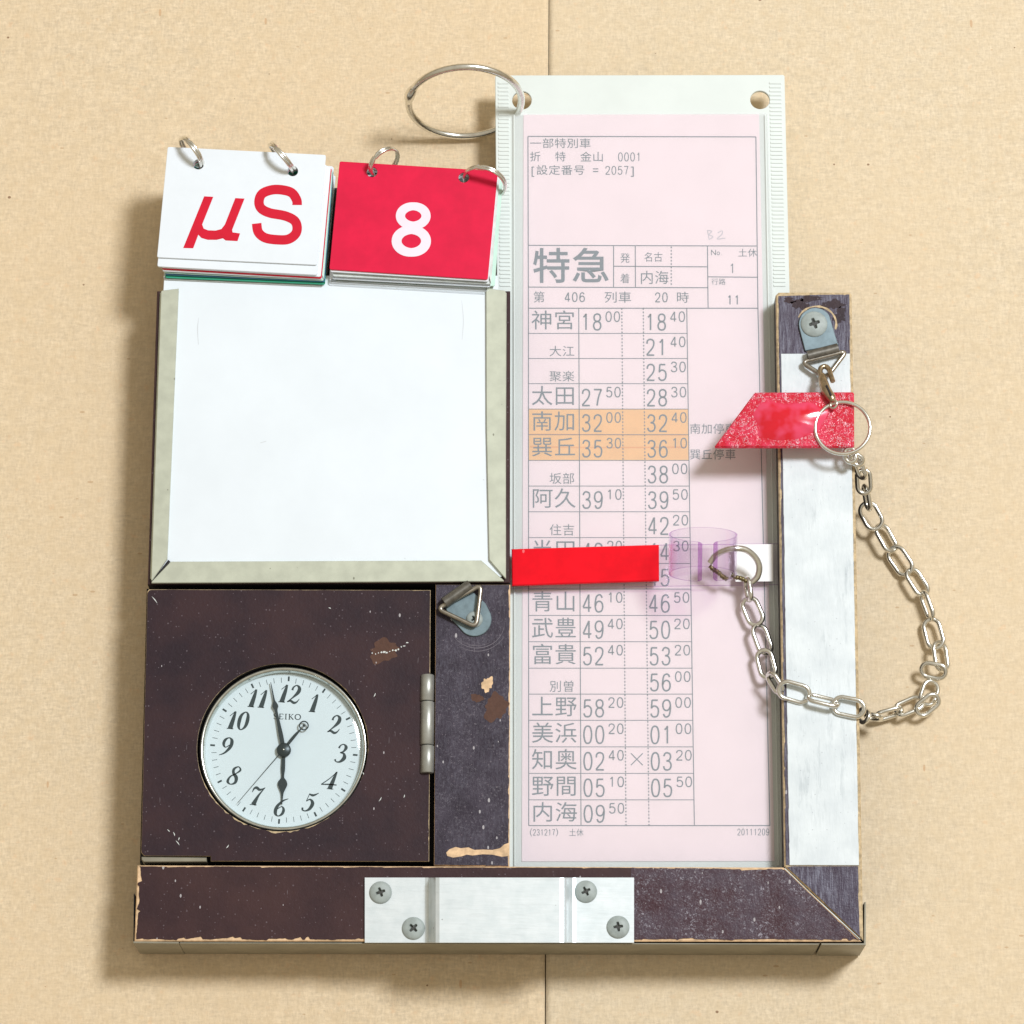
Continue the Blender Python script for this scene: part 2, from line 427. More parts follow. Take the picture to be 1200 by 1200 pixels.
M['roller'] = mat_plain('hanger_roller_steel', (.16, .15, .13, 1), .40, .6, var=.25, period=8)
M['wire'] = mat_plain('hanger_wire', (.36, .33, .28, 1), .3, .85, var=.2, period=8)
M['steel'] = mat_plain('chain_steel', (.80, .79, .74, 1), .25, 1, var=.10, period=9)
M['brass'] = mat_plain('worn_clasp_metal', (.42, .33, .22, 1), .3, .9, var=.3, period=6)
M['dirtywire'] = mat_plain('dirty_knurled_wire', (.20, .16, .08, 1), .4, .8, var=.5, period=3)
M['hinge'] = mat_plain('hinge_steel', (.42, .43, .40, 1), .38, .6, var=.12, period=12)
M['red'] = mat_plain('red_plastic_card', (.72, .010, .058, 1), .36, spec=.22, var=.07, period=34)
M['print_red'] = mat_plain('red_print', (.64, .008, .032, 1), .5, spec=.2, var=.06)
M['print_pale'] = mat_plain('pale_print', (.84, .76, .86, 1), .45, var=.04)
M['barred'] = mat_plain('red_acrylic', (.84, .004, .016, 1), .2, spec=.2, var=.08, bump=.10, specks=(11, .10, (.92, .22, .25, 1)))
M['teal'] = mat_plain('green_card', (.03, .40, .24, 1), .45)
M['blue'] = mat_plain('blue_card', (.08, .20, .36, 1), .45)
M['mint'] = mat_plain('mint_card', (.55, .78, .68, 1), .45)
M['pink'] = mat_plain('pink_paper', (.98, .825, .885, 1), .7, var=.018, period=60)
M['ink'] = mat_plain('printer_ink', (.105, .155, .205, 1), .6)
M['pencil'] = mat_plain('pencil', (.55, .52, .60, 1), .6)
M['marker'] = mat_plain('orange_highlighter', (.96, .54, .22, 1), .6, var=.05)
M['marker2'] = mat_plain('orange_highlighter_overlap', (.88, .40, .14, 1), .6)
M['sleeve'] = mat_plain('milky_plastic', (.74, .80, .78, 1), .32, var=.02, period=60)
M['film'] = mat_clear('sleeve_film', (.985, .985, .985, 1), (.9, .9, .9, 1), .35, .13)
M['clear'] = mat_clear('clear_acrylic', (.99, .985, .99, 1), (.88, .78, .92, 1), .8)
M['lilac'] = mat_clear('lilac_clear_plastic', (.992, .982, .993, 1), (.90, .83, .94, 1), .8)
M['lilac_edge'] = mat_clear('lilac_plastic_edge', (.84, .68, .88, 1), (.60, .42, .72, 1), 1.0)
M['glass'] = mat_clear('watch_crystal', (.97, .985, .99, 1), (.75, .82, .80, 1), .7)
M['dial'] = mat_plain('dial_enamel', (.70, .80, .85, 1), .35, var=.01)
M['dialink'] = mat_plain('dial_ink', (.025, .045, .05, 1), .4)
M['hand'] = mat_plain('dark_hand', (.03, .045, .05, 1), .35, .3)
M['bezel'] = mat_plain('bezel_steel', (.62, .64, .60, 1), .22, .95, var=.1, period=10)
M['sticker'] = mat_plain('white_sticker', (.93, .93, .93, 1), .5, var=.005)

def mat_tag():
    a = N('bubbled_red_laminate')
    n1 = a.noise(12, 4, .6)
    col = a.mix(a.mask(n1, .42, .60), (.60, .004, .026, 1), (.70, .030, .085, 1))
    v = a.new('ShaderNodeTexVoronoi'); v.inputs['Scale'].default_value = 1
    nz = a.new('ShaderNodeTexNoise'); nz.inputs['Scale'].default_value = 1; a.link(a.coord(6), nz.inputs['Vector'])
    va = a.new('ShaderNodeVectorMath', operation='ADD'); a.link(a.coord(4.4), va.inputs[0]); a.link(nz.outputs['Color'], va.inputs[1])
    a.link(va.outputs[0], v.inputs['Vector'])
    ringm = a.math('MULTIPLY', a.mask(v.outputs['Distance'], .27, .36), a.math('SUBTRACT', 1, a.mask(v.outputs['Distance'], .42, .52)))
    sp = a.new('ShaderNodeSeparateXYZ'); a.link(a.coord(1.0), sp.inputs[0])
    rim = a.mask(a.math('ABSOLUTE', a.math('ADD', sp.outputs[1], 0), 0), 17, 23)
    rim = a.math('MAXIMUM', rim, a.mask(sp.outputs[0], 30, 42)); rim = a.math('MAXIMUM', rim, a.mask(a.math('MULTIPLY', sp.outputs[0], -1), 34, 46))
    w = a.math('MULTIPLY', a.math('MULTIPLY', ringm, a.mask(a.noise(9, 3, .7), .45, .58)), rim)
    w = a.math('MAXIMUM', w, a.math('MULTIPLY', a.mask(a.noise(3.5, 3, .7), .60, .68), a.math('MULTIPLY', rim, .8)))
    col = a.mix(a.math('MULTIPLY', w, .85), col, (.84, .42, .50, 1))
    a.set(col, .16, 0, .6); a.bump(a.math('ADD', a.math('MULTIPLY', w, .6), n1), .5, 2.5); return a.m
M['tag'] = mat_tag()
a_ = N('air_pocket'); a_.set(a_.mix(a_.mask(a_.noise(22, 2), .4, .62), (.68, .004, .022, 1), (.78, .060, .14, 1)), .14, 0, .7); M['pocket'] = a_.m

# ------------------------------------------------------------------ setting: table and two sheets of kraft paper
rnd = random.Random(7)
mb = MB(); prism(mb, [(-2600, -2600), (2600, -2600), (2600, 2600), (-2600, 2600)], -90, -8)
mb.build('tabletop', M['table'], kind='structure')
seam_t, seam_b = W(643.2, 0, 0), W(639.0, 1200, 0)
def seam_x(y): return seam_t.x+(seam_b.x-seam_t.x)*(seam_t.y-y)/(seam_t.y-seam_b.y)
def paper(sgn, name, m, hw):
    mb = MB(); nx, ny = 40, 80; vs = []; fs = []
    r2 = random.Random(3)
    for j in range(ny+1):
        y = -2400+4800*j/ny
        e = seam_x(y)+sgn*(hw+.18*sin(y*.31)+.12*sin(y*.093+2))
        for i in range(nx+1):
            t = (i/nx)**1.6; x = e+(sgn*2400-e)*t
            w = 1.4*sin(x*.004+y*.0023)+1.0*sin(y*.006-x*.003+1)
            vs.append((x, y, -2.6+w - (.3 if i == 0 else 0)))
    for j in range(ny):
        for i in range(nx):
            q = (j*(nx+1)+i, j*(nx+1)+i+1, (j+1)*(nx+1)+i+1, (j+1)*(nx+1)+i)
            fs.append(q if sgn > 0 else q[::-1])
    mb.add(vs, fs, 0, True)
    o = mb.build(name, m, kind='structure')
    s = o.modifiers.new('thickness', 'SOLIDIFY'); s.thickness = 1.0*U; s.offset = -1
    return o
paper(-1, 'brown_paper_left', M['kraft'], .35)
paper(1, 'brown_paper_right', M['kraft2'], .35)

# ------------------------------------------------------------------ the board
ZT = 82.0
B = thing('document_board', 'dark maroon wooden board with chipped edges and a silver handle bracket along its bottom',
          'board', W(585, 760, 0))
def body(name, poly, z0=1, z1=ZT, bev=1.2, top='wood', side='side', parent=None):
    mb = MB(); prism(mb, xy(poly, z1), z0, z1, bev=bev, side=1, top=0)
    return mb.build(name, [M[top], M[side]], parent or B)
def skin(poly, amps, m, z=ZT, seed=1, parent=None, name='paint_layer', holes=(), base=.4):
    r = random.Random(seed); mb = MB()
    prism(mb, xy(jag(poly, amps, r, 2.2, base), z+.7), z+.05, z+.7, holes=[xy(h, z+.7) for h in holes], side=0, top=0)
    return mb.build(name, m, parent or B)
# base plate that everything is screwed to
mb = MB()
mb_poly = [(180, 350), (905, 350), (1000, 350), (1008, 1095), (163, 1095)]
prism(mb, xy([(186, 360), (990, 360), (1003, 1092), (166, 1092)], 40), .6, 40, side=0, top=0)
base = mb.build('base_plate', M['side'], B)
# whiteboard block
wb = body('upper_block', [(184, 341), (598, 341), (597.5, 683), (173, 685)], 40.2, 82, 1.0, 'paint')
# left block of the watch box: side walls round a black well
lb = MB()
prism(lb, xy([(172, 690), (509, 691), (507, 1012), (164, 1012)], 56), 40.2, 56,
      holes=[xy([(186, 704), (503, 704), (502, 1000), (179, 1000)], 56)], side=0, top=0)
lb.build('watch_well', M['black'], B)
# small greenish lip under the door, bottom left
mb = MB(); prism(mb, xy([(165.8, 1004), (242, 1004.8), (242, 1009.6), (168.5, 1010.0), (165.8, 1007.5)], 83), 56.2, 83, bev=.8)
mb.build('door_lip', M['trim'], B)
# stile
st_poly = [(510.5, 685), (598, 685), (597, 1015.5), (508.5, 1014)]
st = body('stile', st_poly, 50.5, ZT)
skin(st_poly, [.1, 1.7, .6, .35], M['stile'], seed=3, parent=st)
mb = MB()
def chip(poly, z=ZT+.85): prism(mb, xy(poly, z), z-.3, z)
r = random.Random(11)
chip(blob(571, 802, 6.2, 8.6, r, 40, .35)); mb.build('bare_wood_chip', M['wood'], st); mb = MB()
chip([(523, 999), (527, 995), (534, 992.5), (540, 994), (549, 993), (556, 996), (566, 995.5), (577, 996), (586, 994), (591, 989.5), (596.8, 987.5), (596.8, 1003),
      (588, 1004), (577, 1001.5), (566, 1001), (554, 1002.5), (547, 1001.5), (541, 1003.5), (531, 1005), (524, 1003)])
mb.build('bare_wood_chip', M['wood'], st)
mb = MB(); chip(blob(581, 829, 14, 15, r, 44, .3)); mb.build('bare_patch', M['patch'], st); mb = MB(); chip(blob(559, 818, 7, 5, r)); mb.build('bare_patch', M['patch'], st)
mb = MB()   # ring-shaped wear round the hanger
for rr, a0, a1, w in ((32, .15, 2.6, .9), (36, .5, 2.2, .8), (29, 1.0, 2.3, .6)):
    ribbon(mb, [(559+rr*cos(a0+(a1-a0)*k/14), 730+rr*.92*sin(a0+(a1-a0)*k/14), w*(1-.6*abs(k/7-1))) for k in range(15)], ZT+.95)
mb.build('ring_mark', M['line'], st)
# bottom rail with its mitred right end
br_poly = [(161, 1014), (918, 1016.5), (1010, 1103.5), (157.5, 1103)]
rail = body('bottom_rail', br_poly, 1, ZT)
skin([(161.5, 1014.5), (741, 1016), (741, 1102.5), (158.2, 1102.5)], [1.0, .2, 3.2, 4.2], M['paint'], seed=8, parent=rail)
skin([(739, 1016), (918, 1017), (1008, 1102.6), (739, 1102.5)], [2.6, .5, 3.0, .2], M['scuff'], seed=12, parent=rail, z=ZT+.3)
# right arm
arm_poly = [(909, 346), (912.5, 342.5), (996, 342.5), (998, 345), (1011.8, 1102.5), (919, 1015.5)]
arm = body('right_arm', arm_poly, 50.5, ZT, 1.6, 'wood_dirty')
mb = MB(); prism(mb, xy([(930, 352), (996, 352), (1009, 1095), (936, 1030)], 50), 40.2, 50.3); mb.build('arm_spacer', M['side'], arm)
skin([(911, 345.5), (996.4, 343.8), (1007.6, 1014.3), (919.6, 1014.3)], [.9, 1.1, .2, 1.2], M['streak'], seed=15, parent=arm, base=.8)
skin([(925.5, 1014.6), (1006.5, 1014.6), (1008.5, 1099), (921.5, 1016.5)], [.2, 1.2, .8, .3], M['streak'], seed=19, parent=arm)
mb = MB()
prism(mb, xy(jag([(914.8, 414.2), (996.5, 414.0), (1007, 1014.2), (924.6, 1014.2)], [.2, .5, .2, .5], random.Random(5), 4, .2), ZT+1.6), ZT+.1, ZT+1.6, bev=.3)
mb.build('white_strip', M['tape'], arm)
mb = MB(); ribbon(mb, [(919.5, 1017.5, .9), (950, 1046.5, .5), (975, 1070, 1.1), (1008, 1100.5, .7)], ZT+1.0)
mb.build('mitre_joint', M['cardedge'], arm)
# worn ring round the arm's hanger: paint scraped by the tab
mb = MB(); r = random.Random(31)
ribbon(mb, [(937+4*k/3-.0*k, 372-0*k, 0) for k in range(2)], ZT+.9)
mb = MB()
pts = []
for k in range(17):
    a = -2.75+k*.19; pts.append((957+23*cos(a), 380+21*sin(a), 1.4+1.6*r.random()))
ribbon(mb, pts, ZT+.95); mb.build('scraped_arc', M['wood_dirty'], arm)
mb = MB()
for cx, cy, rx, ry in ((938, 357, 10, 6), (975, 357, 12, 6), (984, 370, 7, 9), (925, 352, 7, 3), (950, 350, 14, 3)):
    prism(mb, xy(blob(cx, cy, rx, ry, r, 30, .45), ZT+.92), ZT+.7, ZT+.92)
mb.build('bare_patch', M['door'], arm)
# aluminium edging along the bottom, with corner plates and rivets
mb = MB(); prism(mb, xy([(211, 1104), (961, 1105.5), (959, 1107), (210, 1105.6)], 79), 1.5, 79, bev=.3); mb.build('edging_strip', M['trim'], rail)
mb = MB(); prism(mb, xy([(156.2, 1103), (209.5, 1103.8), (209.5, 1105.8), (156.2, 1105.2)], 81), 1.2, 81, bev=.3)
cp = mb.build('corner_plate', M['trim'], rail)
mb = MB(); prism(mb, xy([(962.5, 1105.3), (1012.5, 1105.3), (1013, 1057), (1014.8, 1057), (1014.6, 1107.5), (962.5, 1107.2)], 81), 1.2, 81, bev=.3)
cp2 = mb.build('corner_plate', M['trim'], rail)
mb = MB(); prism(mb, xy([(157, 1103), (156.2, 1103), (156.7, 1047), (157.5, 1047)], 78), 2, 78, bev=.3); mb.build('side_plate', M['side'], rail)
for X, Y, par in ((194, 1106, cp), (973, 1107.4, cp2)):
    for zz, dx in ((30, 4), (52, 0)):
        mb = MB(); c = W(X+dx, Y, 60); c = Vector((c.x, c.y+1.5, zz))
        vs = []; fs = []; n = 14
        for k in range(4):
            a = k/3*pi/2
            for i in range(n):
                t = 2*pi*i/n; vs.append(c+Vector((6.5*cos(a)*cos(t), -3.2*sin(a)-.8, 6.5*cos(a)*sin(t))))
        for k in range(3):
            for i in range(n): fs.append((k*n+i, k*n+(i+1) % n, (k+1)*n+(i+1) % n, (k+1)*n+i))
        mb.add(vs, fs, 0, True); mb.build('rivet', M['trim'], par)

# door over the watch
dp = [(174.5, 690.5), (504.5, 691.5), (502.8, 1009.5), (247, 1009.2), (247, 1003.4), (169, 1003.0), (165.4, 999), (172.6, 693)]
dz0, dz1 = 66.2, 84.0
dc = W(331, 875.3, dz1); DR = 96.6
hole = circle(dc.x, dc.y, DR, 96)
dm = MB(); prism(dm, xy(dp, dz1), dz0, dz1, holes=[hole], bev=.9, side=1, top=0)
door = dm.build('watch_door', [M['wood_dirty'], M['black']], B)
mb = MB(); r = random.Random(21)
hj = []; n = 150
for i in range(n):
    a = 2*pi*i/n; low = max(0, -sin(a+.25)); right = max(0, cos(a-.35))**6
    q = DR+.1+(low**3*2.8+right*1.4)*r.random()**1.6; hj.append((dc.x+q*cos(a), dc.y+q*sin(a)))
prism(mb, xy(jag(dp, [.5, .5, .3, .1, .1, .1, .1, 1.4], random.Random(2), 2.5, .3), dz1+.6), dz1+.05, dz1+.6, holes=[hj])
mb.build('paint_layer', M['door'], door)
mb = MB()
prism(mb, xy(blob(450, 763, 18, 12, r, 60, .32, -.1), dz1+.8), dz1+.6, dz1+.8)
mb.build('bare_patch', M['patch'], door)
mb = MB()
for k in range(13): # white scuff crossing the patch
    x = 436+k*3.4+r.random(); y = 765-.2*k-(k/12)**3*10+r.random()*2
    prism(mb, xy(blob(x, y, .5+r.random()*1.4, .5+r.random()*.8, r, 8, .3), dz1+.95), dz1+.7, dz1+.95)
mb.build('rubbed_streak', M['cardedge'], door, kind='stuff')
for x, y, l, a in ((268, 990, 5, 2.2), (206, 985, 7, .9), (203, 975, 5, 1.2), (178, 699, 10, .9), (196, 972, 4, .8), (440, 812, 5, 2.0), (447, 934, 6, 2.1), (474, 931, 4, 1.8), (425, 905, 3, 1.2), (210, 981, 4, 1.9), (385, 712, 3, .4)):
    mb = MB(); ribbon(mb, [(x, y, .2), (x+l*.5*cos(a)+.4, y+l*.5*sin(a), 1.0), (x+l*cos(a), y+l*sin(a), .2)], dz1+.75); mb.build('scuff_mark', M['cardedge'], door)
# hinge
hx0, hx1 = 493, 509
hg = None
for k, (y0, y1) in enumerate(((791, 821.6), (822.6, 873.0), (874, 906))):
    mb = MB(); zc = 84.5
    a, b = W((hx0+hx1)/2+.0, y0, zc), W((hx0+hx1)/2-.6, y1, zc)
    ax = (b-a).normalized(); m_ = 20; rr = 7.6
    prof = [(0, rr-1), (.8, rr), ((b-a).length-.8, rr), ((b-a).length, rr-1)]
    vs = []; fs = []; n = 24; e1 = Vector((1, 0, 0)); e2 = ax.cross(e1).normalized()
    for d, q in prof:
        for i in range(n): vs.append(a+ax*d+(e1*cos(2*pi*i/n)+e2*sin(2*pi*i/n))*q)
    for s_ in range(3):
        for i in range(n): fs.append((s_*n+i, (s_+1)*n+i, (s_+1)*n+(i+1) % n, s_*n+(i+1) % n))
    mb.add(vs, fs, 0, True); mb.add(vs[:n], [tuple(range(n))], 0); mb.add(vs[3*n:], [tuple(range(n))[::-1]], 0)
    if hg is None: hg = mb.build('hinge', M['hinge'], B)
    else: mb.build('knuckle', M['hinge'], hg)

# channels round the blank card
zc0, zc1 = 84.8, 88.0
def channel(poly, wall):
    mb = MB(); prism(mb, xy(poly, zc1), zc0, zc1, bev=.7); prism(mb, xy(wall, zc0-.1), 82.2, zc0-.1)
    return mb.build('card_channel', M['channel'], B)
channel([(188.6, 341.5), (190, 340.3), (209.3, 338), (209.3, 341), (196, 655), (178.3, 680), (177, 679.6)], [(187.5, 343), (190.5, 343), (179, 678), (176, 678)])
channel([(200, 658), (564, 656.6), (590.5, 680), (590, 681.2), (177.5, 683.2), (177.8, 681.4)], [(182, 679.4), (588, 677.6), (588, 680.6), (182, 682)])
channel([(569.5, 337.3), (592, 340.5), (592.8, 343), (593, 678), (591.8, 677.5), (573.2, 656), (570, 500)], [(591, 343), (593.5, 343), (592.5, 676), (590.5, 676)])
mb = MB()
prism(mb, xy([(177, 681.6), (197.3, 656), (199.5, 658), (178, 682.4)], 86), 83, 86); mb.build('mitre_gap', M['black'], B)

# bottom metal bracket
bk = thing  # (kept as part: bracket mesh)
mb = MB()
def strip_profile(mb, px0y, prof, t=2.6):
    """sheet bent along x; prof: (px x, z) points; y edges follow px rows"""
    top = []; 
    for X, z in prof:
        a = W(X, px0y[0], z); b = W(X, px0y[1], z); top.append((a, b))
    vs = []; fs = []
    for a, b in top: vs += [a, b, a-Vector((0, 0, t)), b-Vector((0, 0, t))]
    for i in range(len(top)-1):
        o = 4*i; p = o+4
        fs += [(o, o+1, p+1, p), (o+2, p+2, p+3, o+3), (o, p, p+2, o+2), (o+1, o+3, p+3, p+1)]
    fs += [(0, 2, 3, 1), (4*len(top)-4, 4*len(top)-3, 4*len(top)-1, 4*len(top)-2)]
    mb.add(vs, fs, 0)
strip_profile(mb, (1028.4, 1104.6), [(427.5, 85.6), (498.0, 85.8), (502.0, 87), (504.5, 91), (508, 104), (510.5, 108.5), (515, 110), (656, 110), (661.0, 108.5), (664, 104), (668.2, 91), (671, 87), (675, 85.8), (743, 85.6)])
brk = mb.build('handle_bracket', M['alu'], rail)
# screws
def screw_mesh(mb, c, R_, rot, hgt=4.6):
    n, m = 56, 16; vs = []; fs = []
    for j in range(m+1):
        rr = R_*(1-j/m)
        for i in range(n):
            a = 2*pi*i/n; x, y = rr*cos(a), rr*sin(a)
            z = hgt*sqrt(max(0, 1-(rr/R_)**2*.98))
            u, v = x*cos(rot)+y*sin(rot), -x*sin(rot)+y*cos(rot)
            q = R_*.42; w = R_*.10+.045*R_*(1-min(1, rr/q))
            if (abs(u) < w and abs(v) < q) or (abs(v) < w and abs(u) < q): z -= 3.2
            vs.append((c.x+x, c.y+y, c.z+z))
    mi = []
    for j in range(m):
        for i in range(n):
            f = (j*n+i, j*n+(i+1) % n, (j+1)*n+(i+1) % n, (j+1)*n+i); fs.append(f)
            zz = [vs[k][2]-c.z for k in f]; rr = R_*(1-j/m)
            mi.append(1 if max(zz) < hgt*.75 and rr < R_*.5 else 0)
    b = len(mb.v); mb.add(vs, fs, mi, False)
def screw(px, py, z, R_, rot, parent):
    c = W(px, py, z); mb = MB(); screw_mesh(mb, c, R_, rot)
    return mb.build('screw', [M['screw'], M['screwdark']], parent)
screw(446, 1046, 85.7, 12.6, .35, brk); screw(484.5, 1088, 85.7, 12.8, .75, brk)
screw(686.5, 1045, 85.7, 12.6, .5, brk); screw(724.3, 1086.5, 85.7, 12.8, .15, brk)

# D-ring hangers
def hanger(tabpoly, roll, tri, scr, zt, ztri):
    mb = MB(); prism(mb, xy(tabpoly, zt+1.8), zt, zt+1.8, bev=.6)
    h = mb.build('ring_hanger', M['tab'], B)
    mb = MB(); a, b = W(*roll[0], zt+6.5), W(*roll[1], zt+6.5); d = (b-a).normalized()
    tube(mb, [a, b], 6.4, n=24); mb.build('roller', M['roller'], h)
    mb = MB(); P = [W(x, y, zz) for (x, y), zz in zip(tri, ztri)]
    pts = []
    for i in range(3):      # rounded triangle of wire
        p, q, r_ = P[i-1], P[i], P[(i+1) % 3]
        u = (p-q).normalized()*8; v = (r_-q).normalized()*8
        for k in range(7):
            t = k/6; pts.append((q+u)*(1-t)**2+q*2*t*(1-t)+(q+v)*t*t)
    tube(mb, pts, 2.8, closed=True, n=12); mb.build('wire_triangle', M['wire'], h)
    if scr: screw(*scr[:2], zt+1.8, scr[2], scr[3], h)
    return h
def stadium(cx, cy, R_, p, q, n=18):
    """round tab end about (cx, cy) running to the edge p-q"""
    import math as m_
    a0 = m_.atan2(p[1]-cy, p[0]-cx); a1 = m_.atan2(q[1]-cy, q[0]-cx)
    while a1 < a0: a1 += 2*pi
    a0 += .9; a1 -= .9
    return [q]+[]+[p]+[(cx+R_*cos(a0+(a1-a0)*k/n), cy+R_*sin(a0+(a1-a0)*k/n)) for k in range(n+1)]
tabA = [(522, 711.5), (551.5, 691), (569, 707)]+[(556+20*cos(a), 725.5+20*sin(a)) for a in [(-.55+k*.2) for k in range(15)]]+[(526, 722)]
hA = hanger(tabA, ((520.5, 706.5), (551, 685.5)), ((512.5, 713.5), (558, 735), (564, 685.5)), (556, 726, 9.5, .6), ZT+1, (ZT+7, ZT+8, ZT+8))
tabB = [(943.5, 411)]+[(955.5+19.5*cos(a), 379.5+19*sin(a)) for a in [(2.9+k*.2) for k in range(15)]]+[(981, 400), (983, 404)]
hB = hanger(tabB, ((946.5, 417.5), (982, 408.5)), ((939, 424.5), (968.5, 443), (992, 411.5)), (954, 380, 15.5, .35), ZT+2, (ZT+9, ZT+12, ZT+9))

# ------------------------------------------------------------------ blank white card in the channels
bc = MB()
prism(bc, xy([(192.5, 323), (583, 323), (584, 341), (588, 676), (180, 678), (191.5, 341)], 84.4), 82.9, 84.4, bev=.2)
bo = bc.build('blank_card', M['white'], origin=W(385, 500, 82.9))
bo['_o'] = tuple(W(385, 500, 82.9))
for st_ in ([(233, 372, .3), (231.5, 385, .9), (232.5, 404, .4)], [(541, 352, .3), (543, 375, .7), (541.5, 398, .3)], [(566, 562, .8), (567.5, 562.5, .9)], [(474, 654, 1.0), (475, 654.5, 1)], [(305, 519, .6), (312, 517, .9)]):
    mb = MB(); ribbon(mb, st_, 84.55); mb.build('faint_mark', M['faint'], bo)
bo['label'] = 'large blank white card slid into the pale metal channels of the board'; bo['category'] = 'card'

# ------------------------------------------------------------------ pocket watch
WZ = 70.0
wc = W(332.1, 877.0, 79)
watch = thing('pocket_watch', 'round white pocket watch with italic numerals set in the dark door', 'watch', (wc.x, wc.y, 40.3))
wx, wy = wc.x, wc.y
mb = MB(); lathe(mb, [(0, 40.4), (88, 40.4), (93, 46), (94.6, 60), (94.3, 67), (92, 70)], (wx, wy, 0), 96); mb.build('case', M['bezel'], watch)
mb = MB(); lathe(mb, [(95.0, 68), (95.1, 77), (94.0, 80), (92.2, 80.6), (90.4, 79), (89.4, 76), (89.0, 70.4)], (wx, wy, 0), 120); mb.build('bezel', M['bezel'], watch)
mb = MB(); prism(mb, circle(wx, wy, 89.2, 96), 64, WZ); dial = mb.build('dial', M['dial'], watch)
mb = MB(); prof = [(89.6, 77)]+[(89*cos(t*pi/2/8), 77+5.5*sin(t*pi/2/8)) for t in range(1, 9)]
lathe(mb, prof, (wx, wy, 0), 96); mb.build('crystal', M['glass'], watch)
# printing on the dial
dcx, dcy, rot = 332.7, 879.0, math.radians(3.9)
mb = MB(); zz = WZ+.15
def tick(k, r0, r1, w):
    a = -pi/2+2*pi*k/60+rot
    ribbon(mb, [(dcx+r0*cos(a), dcy+r0*sin(a), w), (dcx+r1*cos(a), dcy+r1*sin(a), w)], zz, curve=False)
for k in range(60): tick(k, 79, 85, .55) if k % 5 else tick(k, 81, 86.5, 2.1)
mb.build('minute_track', M['dialink'], dial)
D = {
 '0': [([(.5, 1, .06), (.25, .82, .15), (.2, .5, .2), (.28, .15, .15), (.5, 0, .06), (.75, .18, .15), (.8, .5, .2), (.72, .85, .15)], True)],
 '1': [([(.5, .98, .04), (.38, .86, .04), (.22, .72, .04)], False), ([(.55, 1, .10), (.54, .6, .20), (.50, .02, .27)], False), ([(.25, .02, .045), (.75, .02, .045)], False)],
 '2': [([(.22, .72, .12), (.24, .88, .09), (.45, 1, .07), (.70, .86, .18), (.70, .62, .2), (.42, .32, .09), (.1, .05, .05)], False), ([(.08, .05, .05), (.3, .12, .12), (.6, .02, .14), (.8, .08, .08), (.92, .26, .03)], False)],
 '3': [([(.2, .78, .12), (.28, .94, .07), (.5, 1, .07), (.72, .84, .18), (.62, .62, .10), (.38, .53, .05)], False), ([(.38, .53, .05), (.68, .48, .12), (.80, .25, .22), (.58, .03, .12), (.3, .01, .06), (.14, .14, .12)], False)],
 '4': [([(.82, 1, .05), (.4, .6, .05), (-.1, .24, .06)], False), ([(-.1, .24, .05), (.5, .27, .08), (1.05, .26, .06)], False), ([(.78, .98, .10), (.70, .5, .2), (.62, .02, .26)], False), ([(.4, .02, .04), (.9, .02, .04)], False)],
 '5': [([(.32, .97, .06), (.55, .9, .13), (.75, .93, .1), (1.0, 1.05, .03)], False), ([(.34, .98, .04), (.25, .55, .04)], False), ([(.25, .55, .05), (.5, .66, .09), (.76, .45, .2), (.66, .14, .16), (.38, 0, .07), (.14, .06, .09), (.12, .18, .11)], False)],
 '6': [([(.88, 1, .03), (.5, .85, .10), (.2, .5, .18), (.22, .16, .18), (.48, 0, .06), (.74, .14, .15), (.76, .38, .15), (.56, .54, .06), (.3, .40, .05)], False)],
 '7': [([(.12, .72, .04), (.18, .92, .10), (.35, .98, .16), (.6, .88, .14), (.82, .93, .07), (.98, 1.02, .03)], False), ([(.98, 1.02, .03), (.65, .55, .12), (.46, .02, .27)], False), ([(.2, .02, .04), (.72, .02, .04)], False)],
 '8': [([(.62, 1, .06), (.34, .86, .14), (.40, .62, .16), (.68, .40, .2), (.72, .12, .15), (.42, 0, .06), (.14, .14, .15), (.22, .42, .09), (.56, .6, .06), (.84, .82, .11)], True)],
}
D['9'] = [([(1-x, 1-y, w) for x, y, w in D['6'][0][0]], False)]
mb = MB()
def numeral(s, cx, cy, h, rot_):
    wd = h*.78; tot = wd*len(s)*(.80 if len(s) > 1 else 1)
    for k, ch in enumerate(s):
        x0 = -tot/2 + k*(wd*.78 if s != '11' else wd*.72)
        def T(X, Y): return (cx+X*cos(rot_)-Y*sin(rot_), cy+X*sin(rot_)+Y*cos(rot_))
        for pts, cl in D[ch]:
            q = [(x0+x*wd*.95+(y-.5)*h*.22, -(y-.5)*h, w*h*1.0) for x, y, w in pts]
            ribbon(mb, q, zz, 5, cl, T=T)
for s, zx, zy in (('12', 645, 235), ('1', 812, 295), ('2', 945, 430), ('3', 985, 615), ('4', 915, 788), ('5', 780, 928), ('6', 597, 960), ('7', 440, 890), ('8', 300, 757), ('9', 250, 572), ('10', 315, 405), ('11', 448, 265)):
    numeral(s, 220+zx/5.4545, 770+zy/5.4545, 21.0, rot)
mb.build('numerals', M['dialink'], dial)
mb = MB()   # maker's name on the dial, in small seriffed capitals
def TT(X, Y): return (335.8+X*cos(.03)-Y*sin(.03), 839.8+X*sin(.03)+Y*cos(.03))
def S_(p, curve=False): ribbon(mb, p, zz, 4, curve=curve, T=TT)
h = 3.3
x = -15.5; S_([(x+4, -2.2, .7), (x+2.2, -3.2, .6), (x+.6, -1.8, 1), (x+2.4, 0, 1.1), (x+4.2, 1.6, 1), (x+2.4, 3.2, .6), (x+.3, 2.1, .7)], True)
x = -8.6; S_([(x+.8, -h, 1.2), (x+.8, h, 1.2)]); [S_([(x, y, .6), (x+4.6, y, .6)]) for y in (-3, 3)]; S_([(x, 0, .5), (x+3.6, 0, .5)]); [S_([(x+4.5, s*1.6, .6), (x+4.5, s*3, .6)]) for s in (-1, 1)]
